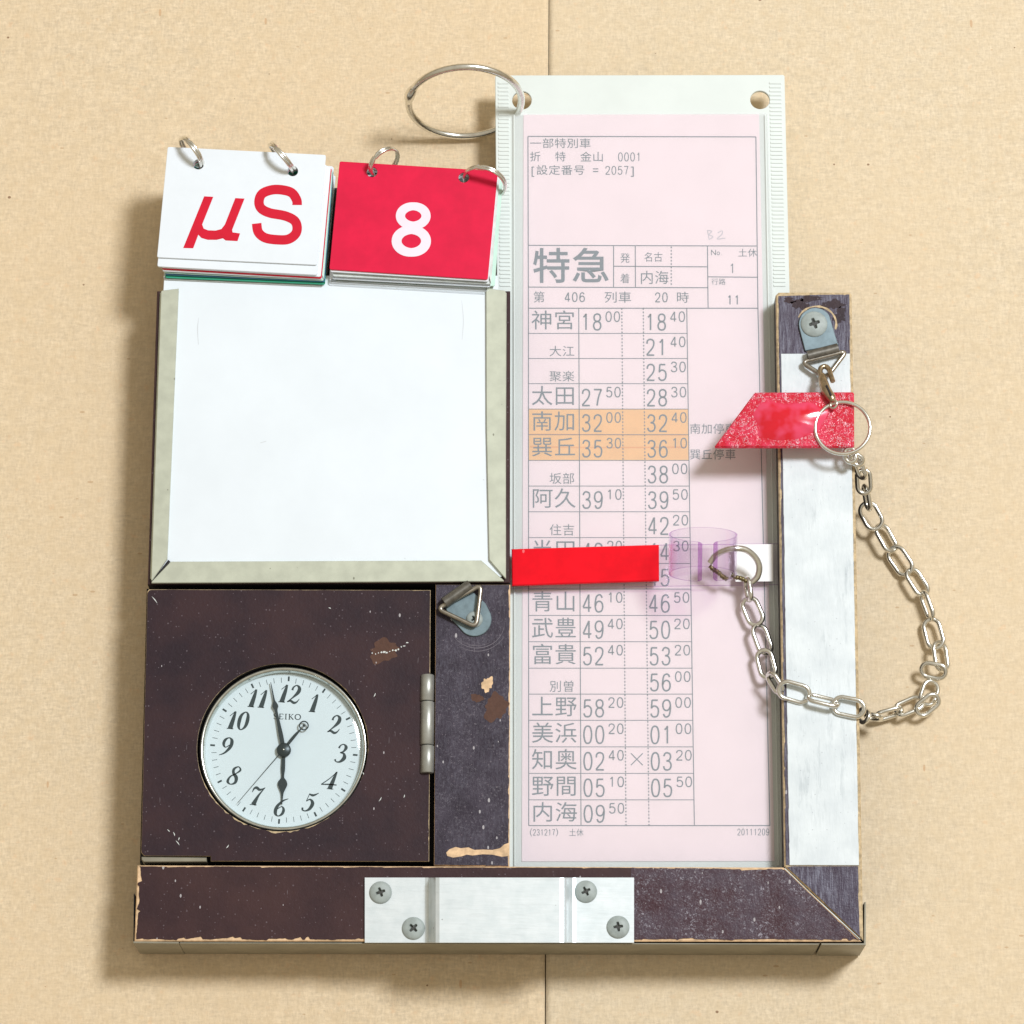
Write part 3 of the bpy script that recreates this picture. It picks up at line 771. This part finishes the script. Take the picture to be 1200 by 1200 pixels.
x = -2.0; S_([(x+1.2, -h, 1.2), (x+1.2, h, 1.2)]); [S_([(x, y, .5), (x+2.6, y, .5)]) for y in (-3, 3)]
x = 2.6; S_([(x+.8, -h, 1.2), (x+.8, h, 1.2)]); S_([(x+1, .5, .5), (x+4.6, -3, .6)]); S_([(x+2, -.3, 1.1), (x+5, 3, 1.2)]); [S_([(x-.4, y, .5), (x+2, y, .5)]) for y in (-3, 3)]; S_([(x+3.5, -3, .5), (x+5.6, -3, .5)]); S_([(x+4, 3, .5), (x+6, 3, .5)])
x = 13.2; S_([(x+3.2*cos(t), 3.1*sin(t), .75+.55*abs(cos(t))) for t in [k*2*pi/16 for k in range(17)]])
mb.build('dial_lettering', M['dialink'], dial)
def handmesh(name, pts, z, t=1.0, extra=None):
    mb = MB(); L, R_, _ = ribbon_poly(pts, 5)
    prism(mb, xy(L+R_[::-1], z+t), z, z+t)
    if extra: extra(mb)
    return mb.build(name, M['hand'], watch)
c0 = (dcx-.2, dcy-.6)
def along(c, tip, lst):
    dx, dy = tip[0]-c[0], tip[1]-c[1]; return [(c[0]+dx*t, c[1]+dy*t, w) for t, w in lst]
handmesh('hour_hand', along(c0, (330.3, 942.5), [(0, 5), (.15, 4.2), (.35, 4.6), (.5, 3.2), (.57, 9), (.64, 11), (.72, 7), (.8, 3), (.9, 1.8), (1, .9)]), 71.4)
handmesh('minute_hand', along(c0, (317.2, 799.5), [(0, 4.5), (.2, 5.2), (.35, 4.2), (.55, 3), (.60, 4), (.645, 7), (.7, 4), (.74, 2), (.9, 1.3), (1, .6)]), 72.8)
def sec_extra(mb):
    c = W(356.1, 850.2, 75.0)
    prism(mb, circle(c.x, c.y, 5.6, 24), 74.2, 75.0, holes=[circle(c.x, c.y, 4.2, 24)])
    prism(mb, circle(c.x, c.y, 1.6, 12), 74.2, 75.0)
handmesh('second_hand', [(278.8, 940.5, .45), (310, 904, .8), (332, 878.6, 1.3), (337, 872.5, 3.0), (345, 862.5, 3.4), (352.5, 854.4, 1.5)], 74.2, .8, sec_extra)
mb = MB(); c = W(*c0, 75.5); lathe(mb, [(8.0, 71), (8.0, 75), (6.5, 76.2), (0.01, 76.4)], (c.x, c.y, 0), 28); mb.build('centre_cap', M['hand'], watch)
mb = MB(); lathe(mb, [(1.3, 76.3), (1.1, 77), (0.01, 77.2)], (c.x, c.y, 0), 14); mb.build('centre_pin', M['bezel'], watch)

# ------------------------------------------------------------------ plastic sleeve
Z0, Z1 = 42.5, 47.0
sp = [(580.2, 90.0), (581.5, 88.2), (917.8, 87.6), (919.4, 89), (925.3, 341), (934, 1022), (588, 1022)]
hl, hr = W(611.5, 117.5, Z1), W(890.5, 117.0, Z1)
slv = thing('plastic_sleeve', 'long milky white plastic sleeve with two punched holes at its top', 'sleeve', W(755, 560, Z0))
mb = MB(); prism(mb, xy(sp, Z1), Z0, Z1, holes=[circle(hl.x, hl.y, 11.6, 40), circle(hr.x, hr.y, 11.6, 40)], bev=.6, side=0, top=0)
mb.build('backing', M['sleeve'], slv)
for xa, xb, ya, yb in ((583.5, 598, 96, 338), (901.5, 917.5, 96, 338)):   # heat-sealed ribs along both edges
    mb = MB(); n = 52
    for k in range(n):
        y = ya+(yb-ya)*k/n; t = (y-ya)/(yb-ya); sh = (2.2*t if xa < 700 else 5.2*t)
        prism(mb, xy([(xa+sh, y), (xb+sh-2, y), (xb+sh-2, y+2.3), (xa+sh, y+2.3)], Z1+.9), Z1-.05, Z1+.9, bev=.35)
    mb.build('ribbed_seal', M['sleeve'], slv, kind='stuff')
ZF = 49.6
mb = MB(); prism(mb, xy([(600.5, 134), (899.5, 133), (906, 342), (919, 1021), (602, 1021)], ZF), ZF-.35, ZF); mb.build('front_film', M['film'], slv)
mb = MB()
for xa, ya, xb, yb in ((602.5, 134, 603.5, 1014), (897.0, 134, 912, 1014)):
    ribbon(mb, [(xa, ya, 1.3), (xb, yb, 1.3)], ZF+.3, curve=False)
mb.build('weld_line', M['sleeve'], slv)
mb = MB()

# ------------------------------------------------------------------ timetable sheet in the sleeve
ZP = 48.0
tt = thing('timetable_sheet', 'pink printed timetable with Japanese station names and an orange highlighted band', 'timetable', W(757, 570, ZP-.8))
mb = MB(); prism(mb, xy([(613.5, 134.5), (889.5, 134), (907.6, 1009), (611.5, 1009.5)], ZP), ZP-.7, ZP); mb.build('paper', M['pink'], tt)
ZI = ZP+.12; ZK = ZP+.22
def colx(a, b): return lambda y: a+(b-a)*(y-361.2)/(967.5-361.2)
CL, C1, C2, C3, C4, CR = colx(619.2, 619.6), colx(678.2, 680.9), colx(728.7, 733.6), colx(753.8, 760.5), colx(804.8, 813.7), colx(888.2, 902.2)
RY = [361.2, 390.7, 420.1, 449.6, 479.4, 509.4, 539.5, 569.6, 599.7, 630.0, 660.3, 690.3, 721.2, 752.0, 783, 813.4, 844.1, 875.2, 906.3, 937.3, 967.5]
mb = MB()
box_y = (479.4, 539.5)
prism(mb, xy([(CL(480), 478.8), (C4(480)+.5, 479.6), (C4(540)+.3, 540), (CL(540), 539.2)], ZI), ZI-.08, ZI)
mb.build('highlighter_band', M['marker'], tt)
mb = MB(); ribbon(mb, [(621, 523.5, 2.2), (700, 524.5, 1.6), (804, 524, 2.0)], ZI+.05); ribbon(mb, [(621, 509, 1.6), (804, 510, 1.2)], ZI+.05, curve=False)
mb.build('highlighter_overlap', M['marker2'], tt)
mb = MB()
LW = 1.05
def ln(x0, y0, x1, y1, w=LW): ribbon(mb, [(x0, y0, w), (x1, y1, w)], ZK, curve=False)
def dash(f, y0, y1, x1=None):
    y = y0
    while y < y1-1: ln(f(y), y, f(y+1.9), y+1.9, 1.35); y += 3.9
for i, y in enumerate(RY): ln(CL(y), y, (CR(y) if i in (0, 20) else C4(y)), y, .85 if 0 < i < 20 else 1.1)
ln(618.7, 159.8, 885.8, 160.4, 1.1); ln(618.7, 159.8, CL(361), 361.2, 1.1); ln(885.8, 160.4, CR(361), 361.2, 1.1)
ln(CL(361), 361.2, CL(967), 967.5, 1.1); ln(CR(361), 361.2, CR(967), 967.5, 1.1)
for f in (C1, C4): ln(f(361), 361.2, f(967), 967.5)
dash(C2, 361.2, 967); dash(C3, 361.2, 967)
ln(618.9, 287.5, 887.5, 288.3); ln(618.9, 336.4, 829.3, 337.2); ln(719, 287.8, 719, 336.6); ln(744.4, 287.9, 744.6, 336.7); ln(719, 312, 829, 312.7)
ln(829, 288.2, 829.8, 361); ln(829.3, 324.4, 887.8, 324.9)
dash(lambda y: 786.6, 289, 336)
mb.build('ruled_lines', M['ink'], tt)
mb = MB(); z = ZK
put_str(mb, '一部特別車', 620.5, 162, 693, 173.6, z)
put_str(mb, '折', 620.5, 177.6, 634, 189.2, z); put_str(mb, '特', 650, 177.6, 663.5, 189.2, z); put_str(mb, '金山', 679.5, 177.8, 708, 189.6, z); put_digits(mb, '0001', 723.5, 178.6, 752, 189.2, z, 1.0)
put_char(mb, '[', 621.8, 193.2, 626, 205.2, z, fit=True) if False else put_str(mb, '[', 620, 195, 629, 204.3, z)
put_str(mb, '設定番号', 628, 193.4, 686, 205, z); put_str(mb, '=', 693.5, 194.5, 702.5, 204.5, z); put_digits(mb, '2057', 708.5, 194.4, 737.5, 204.8, z, 1.0); put_str(mb, ']', 736, 195, 746, 204.3, z)
mb.build('title_text', M['ink'], tt, kind='stuff'); mb = MB()
put_str(mb, '特急', 623.0, 290.5, 715.5, 331.5, z, .010)
T_ = .0
put_str(mb, '発', 726.5, 296.5, 738.5, 308, z, T_); put_str(mb, '着', 726.5, 320.5, 738.5, 332, z, T_)
put_str(mb, '名古', 754.5, 295.5, 777, 306.8, z, T_); put_str(mb, '内海', 749.2, 317.2, 784.2, 333, z)
put_str(mb, '第', 624.5, 341.4, 639, 354.6, z, 0); put_digits(mb, '406', 660.6, 342.4, 686.5, 354, z, 1.3); put_str(mb, '列車', 707.5, 341.6, 740.5, 354.8, z, 0)
put_digits(mb, '20', 766.5, 342.6, 783.5, 354.4, z, 1.3); put_str(mb, '時', 792, 341.8, 808, 355, z, 0)
put_str(mb, 'No.', 833, 292.6, 847, 299.0, z, T_, [1.2, 1, .5]); put_str(mb, '土休', 864.6, 291.4, 887.4, 301, z, T_)
put_digits(mb, '1', 854, 308.6, 862.5, 320.6, z, 1.1); put_str(mb, '行路', 833.5, 326.3, 850.5, 333.8, z, T_); put_digits(mb, '11', 851, 345.6, 868, 357.4, z, 1.35)
rows = [('神宮', '18', '00', '18', '40'), ('大江', '', '', '21', '40'), ('聚楽', '', '', '25', '30'), ('太田', '27', '50', '28', '30'), ('南加', '32', '00', '32', '40'),
        ('巽丘', '35', '30', '36', '10'), ('坂部', '', '', '38', '00'), ('阿久', '39', '10', '39', '50'), ('住吉', '', '', '42', '20'), ('半田', '43', '20', '44', '30'),
        ('', '', '', '45', ''), ('青山', '46', '10', '46', '50'), ('武豊', '49', '40', '50', '20'), ('富貴', '52', '40', '53', '20'), ('別曽', '', '', '56', '00'),
        ('上野', '58', '20', '59', '00'), ('美浜', '00', '20', '01', '00'), ('知奥', '02', '40', '03', '20'), ('野間', '05', '10', '05', '50'), ('内海', '09', '50', '', '')]
mb.build('train_box_text', M['ink'], tt, kind='stuff')
nmb, amb, dmb = MB(), MB(), MB()
for i, (nm, a, b, c, d) in enumerate(rows):
    y0, y1 = RY[i], RY[i+1]; xl, x1_, x3_ = CL(y0), C1(y0), C3(y0); k = 1+i*.0025
    if a: put_str(nmb, nm, xl+2.6, y0+2.4, x1_-3.4, y1-4.4, z, 0)
    elif nm: put_str(nmb, nm, xl+24, y0+14.4, xl+54.5, y1-2.4, z, -.002)
    if a: put_digits(amb, a, x1_+1.4, y0+5.8, x1_+28.4*k, y1-3.2, z, 1.9); put_digits(amb, b, x1_+30.2*k, y0+3.6, x1_+49.6*k, y0+16.2, z, 1.35)
    if c: put_digits(dmb, c, x3_+1.4, y0+6.0, x3_+28.4*k, y1-3.0, z, 1.9)
    if d: put_digits(dmb, d, x3_+30.2*k, y0+3.6, x3_+50.2*k, y0+16.2, z, 1.35)
nmb.build('station_names', M['ink'], tt); amb.build('arrival_times', M['ink'], tt); dmb.build('departure_times', M['ink'], tt); mb = MB()
yx = (RY[17]+RY[18])/2-1; xx = (C2(yx)+C3(yx))/2
ribbon(mb, [(xx-7, yx-7, 1.1), (xx+7, yx+7, 1.1)], z, curve=False); ribbon(mb, [(xx+7, yx-7, 1.1), (xx-7, yx+7, 1.1)], z+.03, curve=False)
mb.build('crossing_mark', M['ink'], tt); mb = MB()
put_str(mb, '南加停車', 807.8, 496.2, 862.8, 508.4, z); put_str(mb, '巽丘停車', 807.8, 526.2, 862.8, 538.6, z)
mb.build('remark_text', M['ink'], tt); mb = MB()
put_digits(mb, '231217', 624.0, 971.6, 651.0, 979.2, z, .75); ribbon(mb, [(623, 970.8, .6), (621.4, 975.5, .9), (623, 980.2, .6)], z); ribbon(mb, [(652, 970.8, .6), (653.6, 975.5, .9), (652, 980.2, .6)], z); put_str(mb, '土休', 666.5, 971.2, 684, 980, z, T_); put_digits(mb, '20111209', 863.5, 971, 902, 979, z, .75)
mb.build('footer_text', M['ink'], tt, kind='stuff')
mb = MB()
for st_ in ([(829, 270, .8), (831, 280, .7)], [(829, 270, .7), (834, 271, .8), (831, 275, .8), (835.5, 277.5, .8), (830.5, 281, .7)], [(841, 273, .7), (846, 270.5, .8), (846, 274.5, .8), (840.5, 280, .8), (850, 279, .8)]):
    ribbon(mb, [(x, y, w*1.3) for x, y, w in st_], z)
mb.build('pencil_note', M['pencil'], tt)

# ------------------------------------------------------------------ binder ring through the sleeve
phi = math.radians(74)
bc_ = W(545, 119.5, 71)
av = Vector((cos(.30), -.05, -sin(.30))).normalized(); bv = Vector((0, cos(phi), sin(phi))); bv = (bv-av*bv.dot(av)).normalized()
br = thing('binder_ring', 'big steel binder ring hooked through the top left hole of the milky sleeve', 'ring', (bc_.x, bc_.y, 0))
mb = MB(); RR = 67
tube(mb, ring_pts(bc_, av, bv, RR, 64, a0=pi+.22, a1=2*pi+pi-.02), 4.2, n=14)
mb.build('ring_wire', M['steel'], br)
mb = MB(); nv = av.cross(bv).normalized()
hp = bc_+av*(RR*cos(pi+.10))+bv*(RR*sin(pi+.10)); tg = -av*sin(pi+.1)+bv*cos(pi+.1); rd = av*cos(pi+.1)+bv*sin(pi+.1)
tube(mb, ring_pts(bc_, av, bv, RR, 8, a0=pi-.16, a1=pi+.32), 4.6, n=14, radii=[4.3, 5.2, 6.0, 6.4, 6.4, 6.0, 5.0, 4.3])
tube(mb, [hp+Vector((0, 0, 4.8)), hp+Vector((0, 0, 7.6))], 3.0, n=14)
mb.build('ring_joint', M['steel'], br)

# ------------------------------------------------------------------ card bundles
def lerp(a, b, t): return (a[0]+(b[0]-a[0])*t, a[1]+(b[1]-a[1])*t)
def bundle(label, corners, ztop, cards, holespx, rings, topmat):
    """corners TL TR BR BL of the top card; cards: (thickness, dx, dy, material, tilt) below it"""
    cc = W(*lerp(corners[0], corners[2], .5), ztop)
    root = thing('flip_card_bundle', label, 'flip cards', (cc.x, cc.y, 0))
    P = [Vector(W(x, y, ztop)[:2]) for x, y in corners]; H = [Vector(W(x, y, ztop)[:2]) for x, y in holespx]
    ctr = sum(P, Vector((0, 0)))/4; z = ztop; first = None
    for k, (t, dx, dy, m, rot_) in enumerate(cards):
        c_, s_ = cos(rot_), sin(rot_)
        def tf(p):
            q = p-H[0]; return (H[0].x+q.x*c_-q.y*s_+dx, H[0].y+q.x*s_+q.y*c_-dy)
        # rounded corners
        pts = []; Q = [tf(p) for p in P]
        for i in range(4):
            a, b, c = Vector(Q[i-1]), Vector(Q[i]), Vector(Q[(i+1) % 4])
            u = (a-b).normalized()*2.2; v = (c-b).normalized()*2.2
            for j in range(4):
                tt_ = j/3; pts.append(tuple((b+u)*(1-tt_)**2+b*2*tt_*(1-tt_)+(b+v)*tt_*tt_))
        mb = MB(); prism(mb, pts, z-t, z, holes=[circle(h.x, h.y, 6.3, 24) for h in H], bev=.3, side=0, top=0)
        o = mb.build('card', m if not (k == 0) else topmat, root)
        if k == 0: first = o
        z -= t+.25
    for (cx, cy), (dx, dy), rad, zc_, lean in rings:
        c = W(cx, cy, zc_); av_ = Vector((dx, -dy, 0)).normalized(); sd = Vector((-av_.y, av_.x, 0))
        bv_ = (Vector((0, 0, 1))*cos(lean)+sd*sin(lean)); nn = av_.cross(bv_)
        pts = []
        for i in range(97):
            a = 4*pi*i/96; pts.append(c+av_*rad*cos(a+2)+bv_*rad*sin(a+2)+nn*(1.75*(1 if a > 2*pi+.25 else (-1 if a < 2*pi-.25 else (a-2*pi)/.25))))
        mb = MB(); tube(mb, pts, 1.75, n=8); mb.build('split_ring', M['steel'], root)
    return root, first
cw = M['cardw']; ce = M['cardedge']
cardsA = [(2.2, 0, 0, cw, 0), (3.2, 1.0, 10.6, cw, -.006), (1.8, 5.5, 11, cw, -.010), (1.6, 6.5, 12.4, M['print_red'], -.010), (1.8, 6, 13.8, cw, -.004), (1.4, 7.5, 15.2, M['mint'], 0),
          (1.3, 8, 16.6, M['blue'], .004), (2.0, 8, 19.6, M['teal'], .006), (1.6, 6, 21.0, ce, .004)]
cardsA += [(3, 8+rnd.random()*2-1, 6+rnd.random()*2, cw, -.004) for _ in range(11)]
bA, topA = bundle('bundle of white flip cards whose top card shows red letters µS', [(196.5, 172), (382, 181.5), (371.5, 310.5), (184, 301.5)], 104,
    cardsA, [(232.5, 192.5), (343, 200.5)], [((224.5, 178.5), (25, 31), 20, 106, .12), ((330.5, 184.5), (26, 30), 21, 106, -.10)], cw)
cardsB = [(2.4, 0, 0, M['red'], 0), (2, .5, 2.0, cw, .002), (2.4, 2, 6, ce, .014), (2, 1.5, 8.5, cw, .012), (2.2, 6, 7, M['mint'], .016), (2, -1.5, 11.5, cw, .010), (2, 4, 9, ce, .02), (2.4, -2.5, 14, cw, .008)]
cardsB += [(3, -3+rnd.random()*2, 11+rnd.random()*2, cw, .006) for _ in range(7)]
bB, topB = bundle('bundle of flip cards whose red top card bears a white figure 8', [(398, 189), (583.5, 200.5), (571.5, 327.5), (386, 315.5)], 102,
    cardsB, [(436, 201.5), (543.5, 208)], [((450, 190), (27, -22), 19.5, 104, .35), ((568, 213.5), (49, 14), 25, 101, .38)], M['red'])
# ledge of the board that carries the bundles
mb = MB(); prism(mb, xy([(215, 215), (560, 225), (575, 352), (205, 352)], 50), 1, 50); mb.build('card_ledge', M['side'], B)
mb = MB(); zz = 104.2
def ZM(x, y): return (200+x/6.6667, 200+y/6.6667)
# micro sign: traced outline of the slanted letter
mu = [(262, 200), (333, 204), (246, 420), (258, 452), (292, 466), (350, 468), (396, 456), (424, 420), (505, 214), (577, 218), (480, 462), (484, 482), (542, 490), (522, 550), (430, 545), (408, 528),
      (360, 540), (290, 540), (240, 525), (216, 500), (176, 606), (98, 604)]
prism(mb, xy([ZM(*p) for p in mu], zz), zz-.12, zz)
S = [(988, 268), (984, 228), (945, 172), (870, 150), (790, 150), (715, 180), (690, 240), (708, 295), (775, 330), (890, 352), (965, 388), (988, 440), (975, 495), (920, 535), (840, 540), (740, 525), (685, 480), (672, 412)]
ribbon(mb, [(*ZM(x, y), 11.1) for x, y in S], zz, 5)
mb.build('card_lettering', M['print_red'], topA, origin=topA['_o'])
mb = MB(); zz = 102.2
pts = []
def Z2(x, y): return (370+x/4, 50+y/4)
E8 = []
for k in range(28):
    t = 2*pi*k/28
    E8.append((*Z2(457+60*cos(t), 812+45*sin(t)), 9.2+1.6*abs(cos(t))))
ribbon(mb, E8, zz, 2, True)
E8 = [(*Z2(448+69*cos(t), 930+53*sin(t)), 10+1.6*abs(cos(t))) for t in [2*pi*k/28 for k in range(28)]]
ribbon(mb, E8, zz+.04, 2, True)
mb.build('card_lettering', M['print_pale'], topB, origin=topB['_o'])

# ------------------------------------------------------------------ sliding pointer: red bar on clear acrylic
sl = thing('sliding_pointer', 'red bar pointer across the timetable with a clear lilac clip and white end', 'pointer', W(755, 662, 55))
zb0, zb1 = 56.0, 60.0
mb = MB(); prism(mb, xy([(598.5, 643.5), (773, 638.2), (916, 636.6), (916, 684.5), (773, 686.5), (598.5, 689.5)], zb1), zb0, zb1, bev=.7, side=1)
mb.build('clear_plate', [M['clear'], M['lilac_edge']], sl)
mb = MB(); prism(mb, xy([(599.6, 643.3), (772.2, 638.2), (772.4, 680.4), (600, 686.2)], zb1+5), zb1+.15, zb1+5, bev=1.0); mb.build('red_bar', M['barred'], sl)
mb = MB(); prism(mb, xy([(860, 637.8), (905.8, 637.6), (906, 681.2), (862, 681.6)], zb1+.7), zb1+.12, zb1+.7); mb.build('white_sticker', M['sticker'], sl)
# clip: short open tube, leaning so that one looks into its upper mouth
base_c = W(824, 661, zb1+42)
R1, R0, H_ = 39.0, 37.0, 46.0
tl = math.radians(27.5)
ax = Vector((0, cos(tl), sin(tl))); ex = Vector((1, 0, 0)); fv = Vector((0, -sin(tl), cos(tl)))   # fv: towards the viewer
ctr = W(823.7, 649.5, zb1+R1*cos(tl)+H_/2*sin(tl)+1)
mb = MB(); n = 90; gap0, gap1 = pi/2-.07, pi/2+.27
g = 2*pi-(gap1-gap0); vs = []; fs = []; fm = []
for i in range(n+1):
    a = gap1+g*i/n
    e = min(1, min(i, n-i)/3.0)                     # rounded ends of the two lips
    hh = H_/2*(.90+.10*sqrt(max(0, 1-(1-e)**2)))
    for rr, s_ in ((R1, 1), (R0, 1), (R0, -1), (R1, -1)):
        vs.append(ctr+ex*(-rr*cos(a))+fv*(rr*sin(a))+ax*(hh*s_))
for i in range(n):
    for k in range(4):
        fs.append((4*i+k, 4*i+(k+1) % 4, 4*i+4+(k+1) % 4, 4*i+4+k)); fm.append(1 if k in (0, 2) or i < 2 or i > n-3 else 0)
fs.append((0, 3, 2, 1)); fs.append((4*n, 4*n+1, 4*n+2, 4*n+3)); fm += [1, 1]
mb.add(vs, fs, fm, False); mb.build('clear_clip', [M['lilac'], M['lilac_edge']], sl)

# ------------------------------------------------------------------ wire ring of the clip
wr = MB()
rp = [(832, 659, 84), (838, 651, 90), (848, 645.5, 98), (860, 642.8, 102), (873, 644, 98), (884, 652, 92), (889.5, 663, 86), (888, 675, 80), (881, 682.5, 76)]
P = catmull([tuple(W(x, y, z_)) for x, y, z_ in rp], 8); tube(wr, P, 3.6, n=12)
ro = thing('clip_ring', 'bent steel wire ring with dark knurled tail through the clear lilac clip', 'ring', W(862, 662, 60))
wr.build('ring_wire', M['steel'], ro)
wr = MB()
for a, b in (((881, 682.5, 76), (857.5, 674.2, 74)), ((852.5, 679.5, 73), (831.5, 663.5, 79))):
    p, q = W(*a), W(*b); pts = []; rad = []
    for k in range(25): pts.append(p+(q-p)*(k/24)+Vector((0, .5*sin(k*1.4), 0))); rad.append(2.5+.75*sin(k*1.9))
    tube(wr, pts, 2.6, n=10, radii=rad)
wr.build('knurled_tail', M['dirtywire'], ro)

# ------------------------------------------------------------------ red tag
tz = 106.0
tag = thing('red_tag', 'bubbled red plastic tag with one slanted end across the white strip', 'tag', W(930, 492, tz))
mb = MB(); prism(mb, xy([(883.5, 461.2), (885.5, 459.6), (999.5, 459.2), (1001, 461), (1001.2, 522.5), (999.6, 524.2), (838.5, 524.4), (837.6, 522.8)], tz+4), tz-1, tz+4, bev=1.6)
mb.build('tag_plate', M['tag'], tag)
mb = MB()   # raised air pocket under the laminate
c = W(924, 492, tz+4); vs = []; fs = []; nr, na = 8, 40; r_ = random.Random(4)
for j in range(nr+1):
    q = 1-j/nr
    for i in range(na):
        a = 2*pi*i/na; rr = 1+.10*sin(3*a+1)+.06*sin(7*a)
        cx_ = abs(cos(a))**.6*(1 if cos(a) > 0 else -1); sy_ = abs(sin(a))**.7*(1 if sin(a) > 0 else -1)
        vs.append((c.x+40*q*rr*cx_, c.y+22*q*rr*sy_+3*cos(a)*q, tz+4.03+5.5*(1-q**2.4)))
for j in range(nr):
    for i in range(na): fs.append((j*na+i, j*na+(i+1) % na, (j+1)*na+(i+1) % na, (j+1)*na+i))
mb.add(vs, fs, 0, True); mb.build('air_pocket', M['pocket'], tag)

# ------------------------------------------------------------------ key ring, clasp and chain
kr = MB(); kc = W(987.5, 501.5, 113)
kpts = []
for i in range(120):
    a = 2*pi*i/120; kpts.append(kc+Vector((31.3*cos(a), 31.3*sin(a), 2.5*sin(a+2))))
tube(kr, kpts, 2.3, closed=True, n=12)
ko = kr.build('key_ring', M['steel'], origin=kc)
ko['label'] = 'thin round steel key ring lying over the right end of the bubbled red tag'; ko['category'] = 'key ring'
cl = thing('lobster_clasp', 'brownish lobster clasp joining the triangular wire hanger to the key ring', 'clasp', W(970, 452, ZT+10))
mb = MB()
hook = [(966.5, 443, 102), (961.5, 438, 100), (962, 431.5, 98), (967, 429.5, 97), (971.5, 433, 99), (973.5, 439.5, 104), (976, 447, 108)]
tube(mb, catmull([tuple(W(*p)) for p in hook], 6), 3, n=12, radii=None)
mb.build('clasp_hook', M['brass'], cl)
mb = MB()
bodyp = [(963, 439, 103), (964.5, 447, 107), (968, 457, 112), (974, 466, 116), (976, 471, 117)]
pp = catmull([tuple(W(*p)) for p in bodyp], 5); tube(mb, pp, 4, n=14, radii=[2.8+3.2*sin(pi*min(1, (k+1)/len(pp)))**.8 for k in range(len(pp))])
mb.build('clasp_body', M['brass'], cl)
mb = MB(); tube(mb, [W(968.5, 452, 117), W(974, 464, 121)], 1.5, n=8); mb.build('clasp_lever', M['side'], cl)
mb = MB(); tube(mb, ring_pts(W(977, 474, 116.5), (.75, .1, .65), (0, 1, 0), 4.6, 22), 1.5, closed=True, n=8); mb.build('clasp_eye', M['steel'], cl)

ch = thing('chain', 'steel link chain curving from the key ring to the clear lilac clip', 'chain', W(985, 720, 0))
def link(px, py, z, ang, roll, L=39.5, Wd=22.5, pitchz=0.0, wire=2.75, twist=0):
    """oval link at photo point (px,py), height z; ang = direction of its long axis in the picture (degrees, clockwise from right),
    roll = turn about that axis, pitchz = rise of the long axis"""
    c = W(px, py, z); a = math.radians(ang)
    d = Vector((cos(a)*cos(pitchz), -sin(a)*cos(pitchz), sin(pitchz))).normalized()
    s = Vector((0, 0, 1)).cross(d)
    if s.length < .1: s = Vector((1, 0, 0))
    s.normalize(); u = d.cross(s); rl = math.radians(roll); e = s*cos(rl)+u*sin(rl)
    hw = (Wd-2*wire)/2; hl = (L-2*wire)/2-hw; pts = []
    for i in range(12): t = -pi/2+pi*i/11; pts.append(c+d*(hl+hw*cos(t))+e*(hw*sin(t)))
    for i in range(12): t = pi/2+pi*i/11; pts.append(c+d*(-hl+hw*cos(t))+e*(hw*sin(t)))
    mb = MB(); tube(mb, pts, wire, closed=True, n=10); return mb.build('chain_link', M['steel'], ch)
# x, y, z, angle, roll, length, width
LK = [
 (996.5, 533.5, 104, 80, 8, 22, 17, -.1), (1004, 538.5, 95, 30, 35, 21, 17, -.3), (1007.5, 549, 82, 65, 62, 30, 18, -.5), (1012.5, 564.5, 62, 85, 8, 33, 21, -.5),
 (1016.0, 583, 40, 78, 82, 34, 21, -.5), (1021, 604.5, 22, 62, 12, 38, 25, -.15), (1038.5, 630.5, 12, 63, -30, 40, 24, -.05), (1055, 657, 9, 58, 24, 41, 25, 0),
 (1075, 682, 9, 60, -26, 40, 24, 0), (1086.5, 709.5, 11, 72, 74, 39, 22, 0), (1094, 742.5, 9, 77, 12, 40, 24, 0), (1102.5, 769, 12, 84, -34, 39, 24, 0),
 (1094, 786, 18, 12, 30, 34, 22, .1), (1089, 812, 10, -70, 20, 34, 24, 0), (1087, 826, 17, -38, 25, 35, 22, .1), (1065.5, 827.5, 11, -24, -24, 39, 23, 0), (1041, 836.5, 14, -16, 66, 37, 20, 0),
 (1023.5, 840, 30, 10, 84, 24, 20, .5), (1012, 838.5, 56, 60, 34, 26, 19, .8),
 (994.5, 828.5, 88, 12, 12, 41, 25, .04), (964.5, 821, 89, 14, -52, 41, 22, 0), (930.5, 811, 88, 16, 18, 41, 25, 0), (908.5, 800.5, 79, 58, 60, 31, 20, -.15), (897.8, 778, 66, 76, 14, 38, 23, 0),
 (893, 749, 60, 72, -28, 40, 24, 0), (882, 716.5, 62, 68, 14, 38, 23, 0), (876.8, 690.5, 70, 82, 78, 32, 21, .1),
]
for x, y, z_, an, ro_, L, Wd, pz in LK: link(x, y, z_, an, ro_, L, Wd, pz)
for o in bpy.data.objects:
    if '_o' in o: del o['_o']
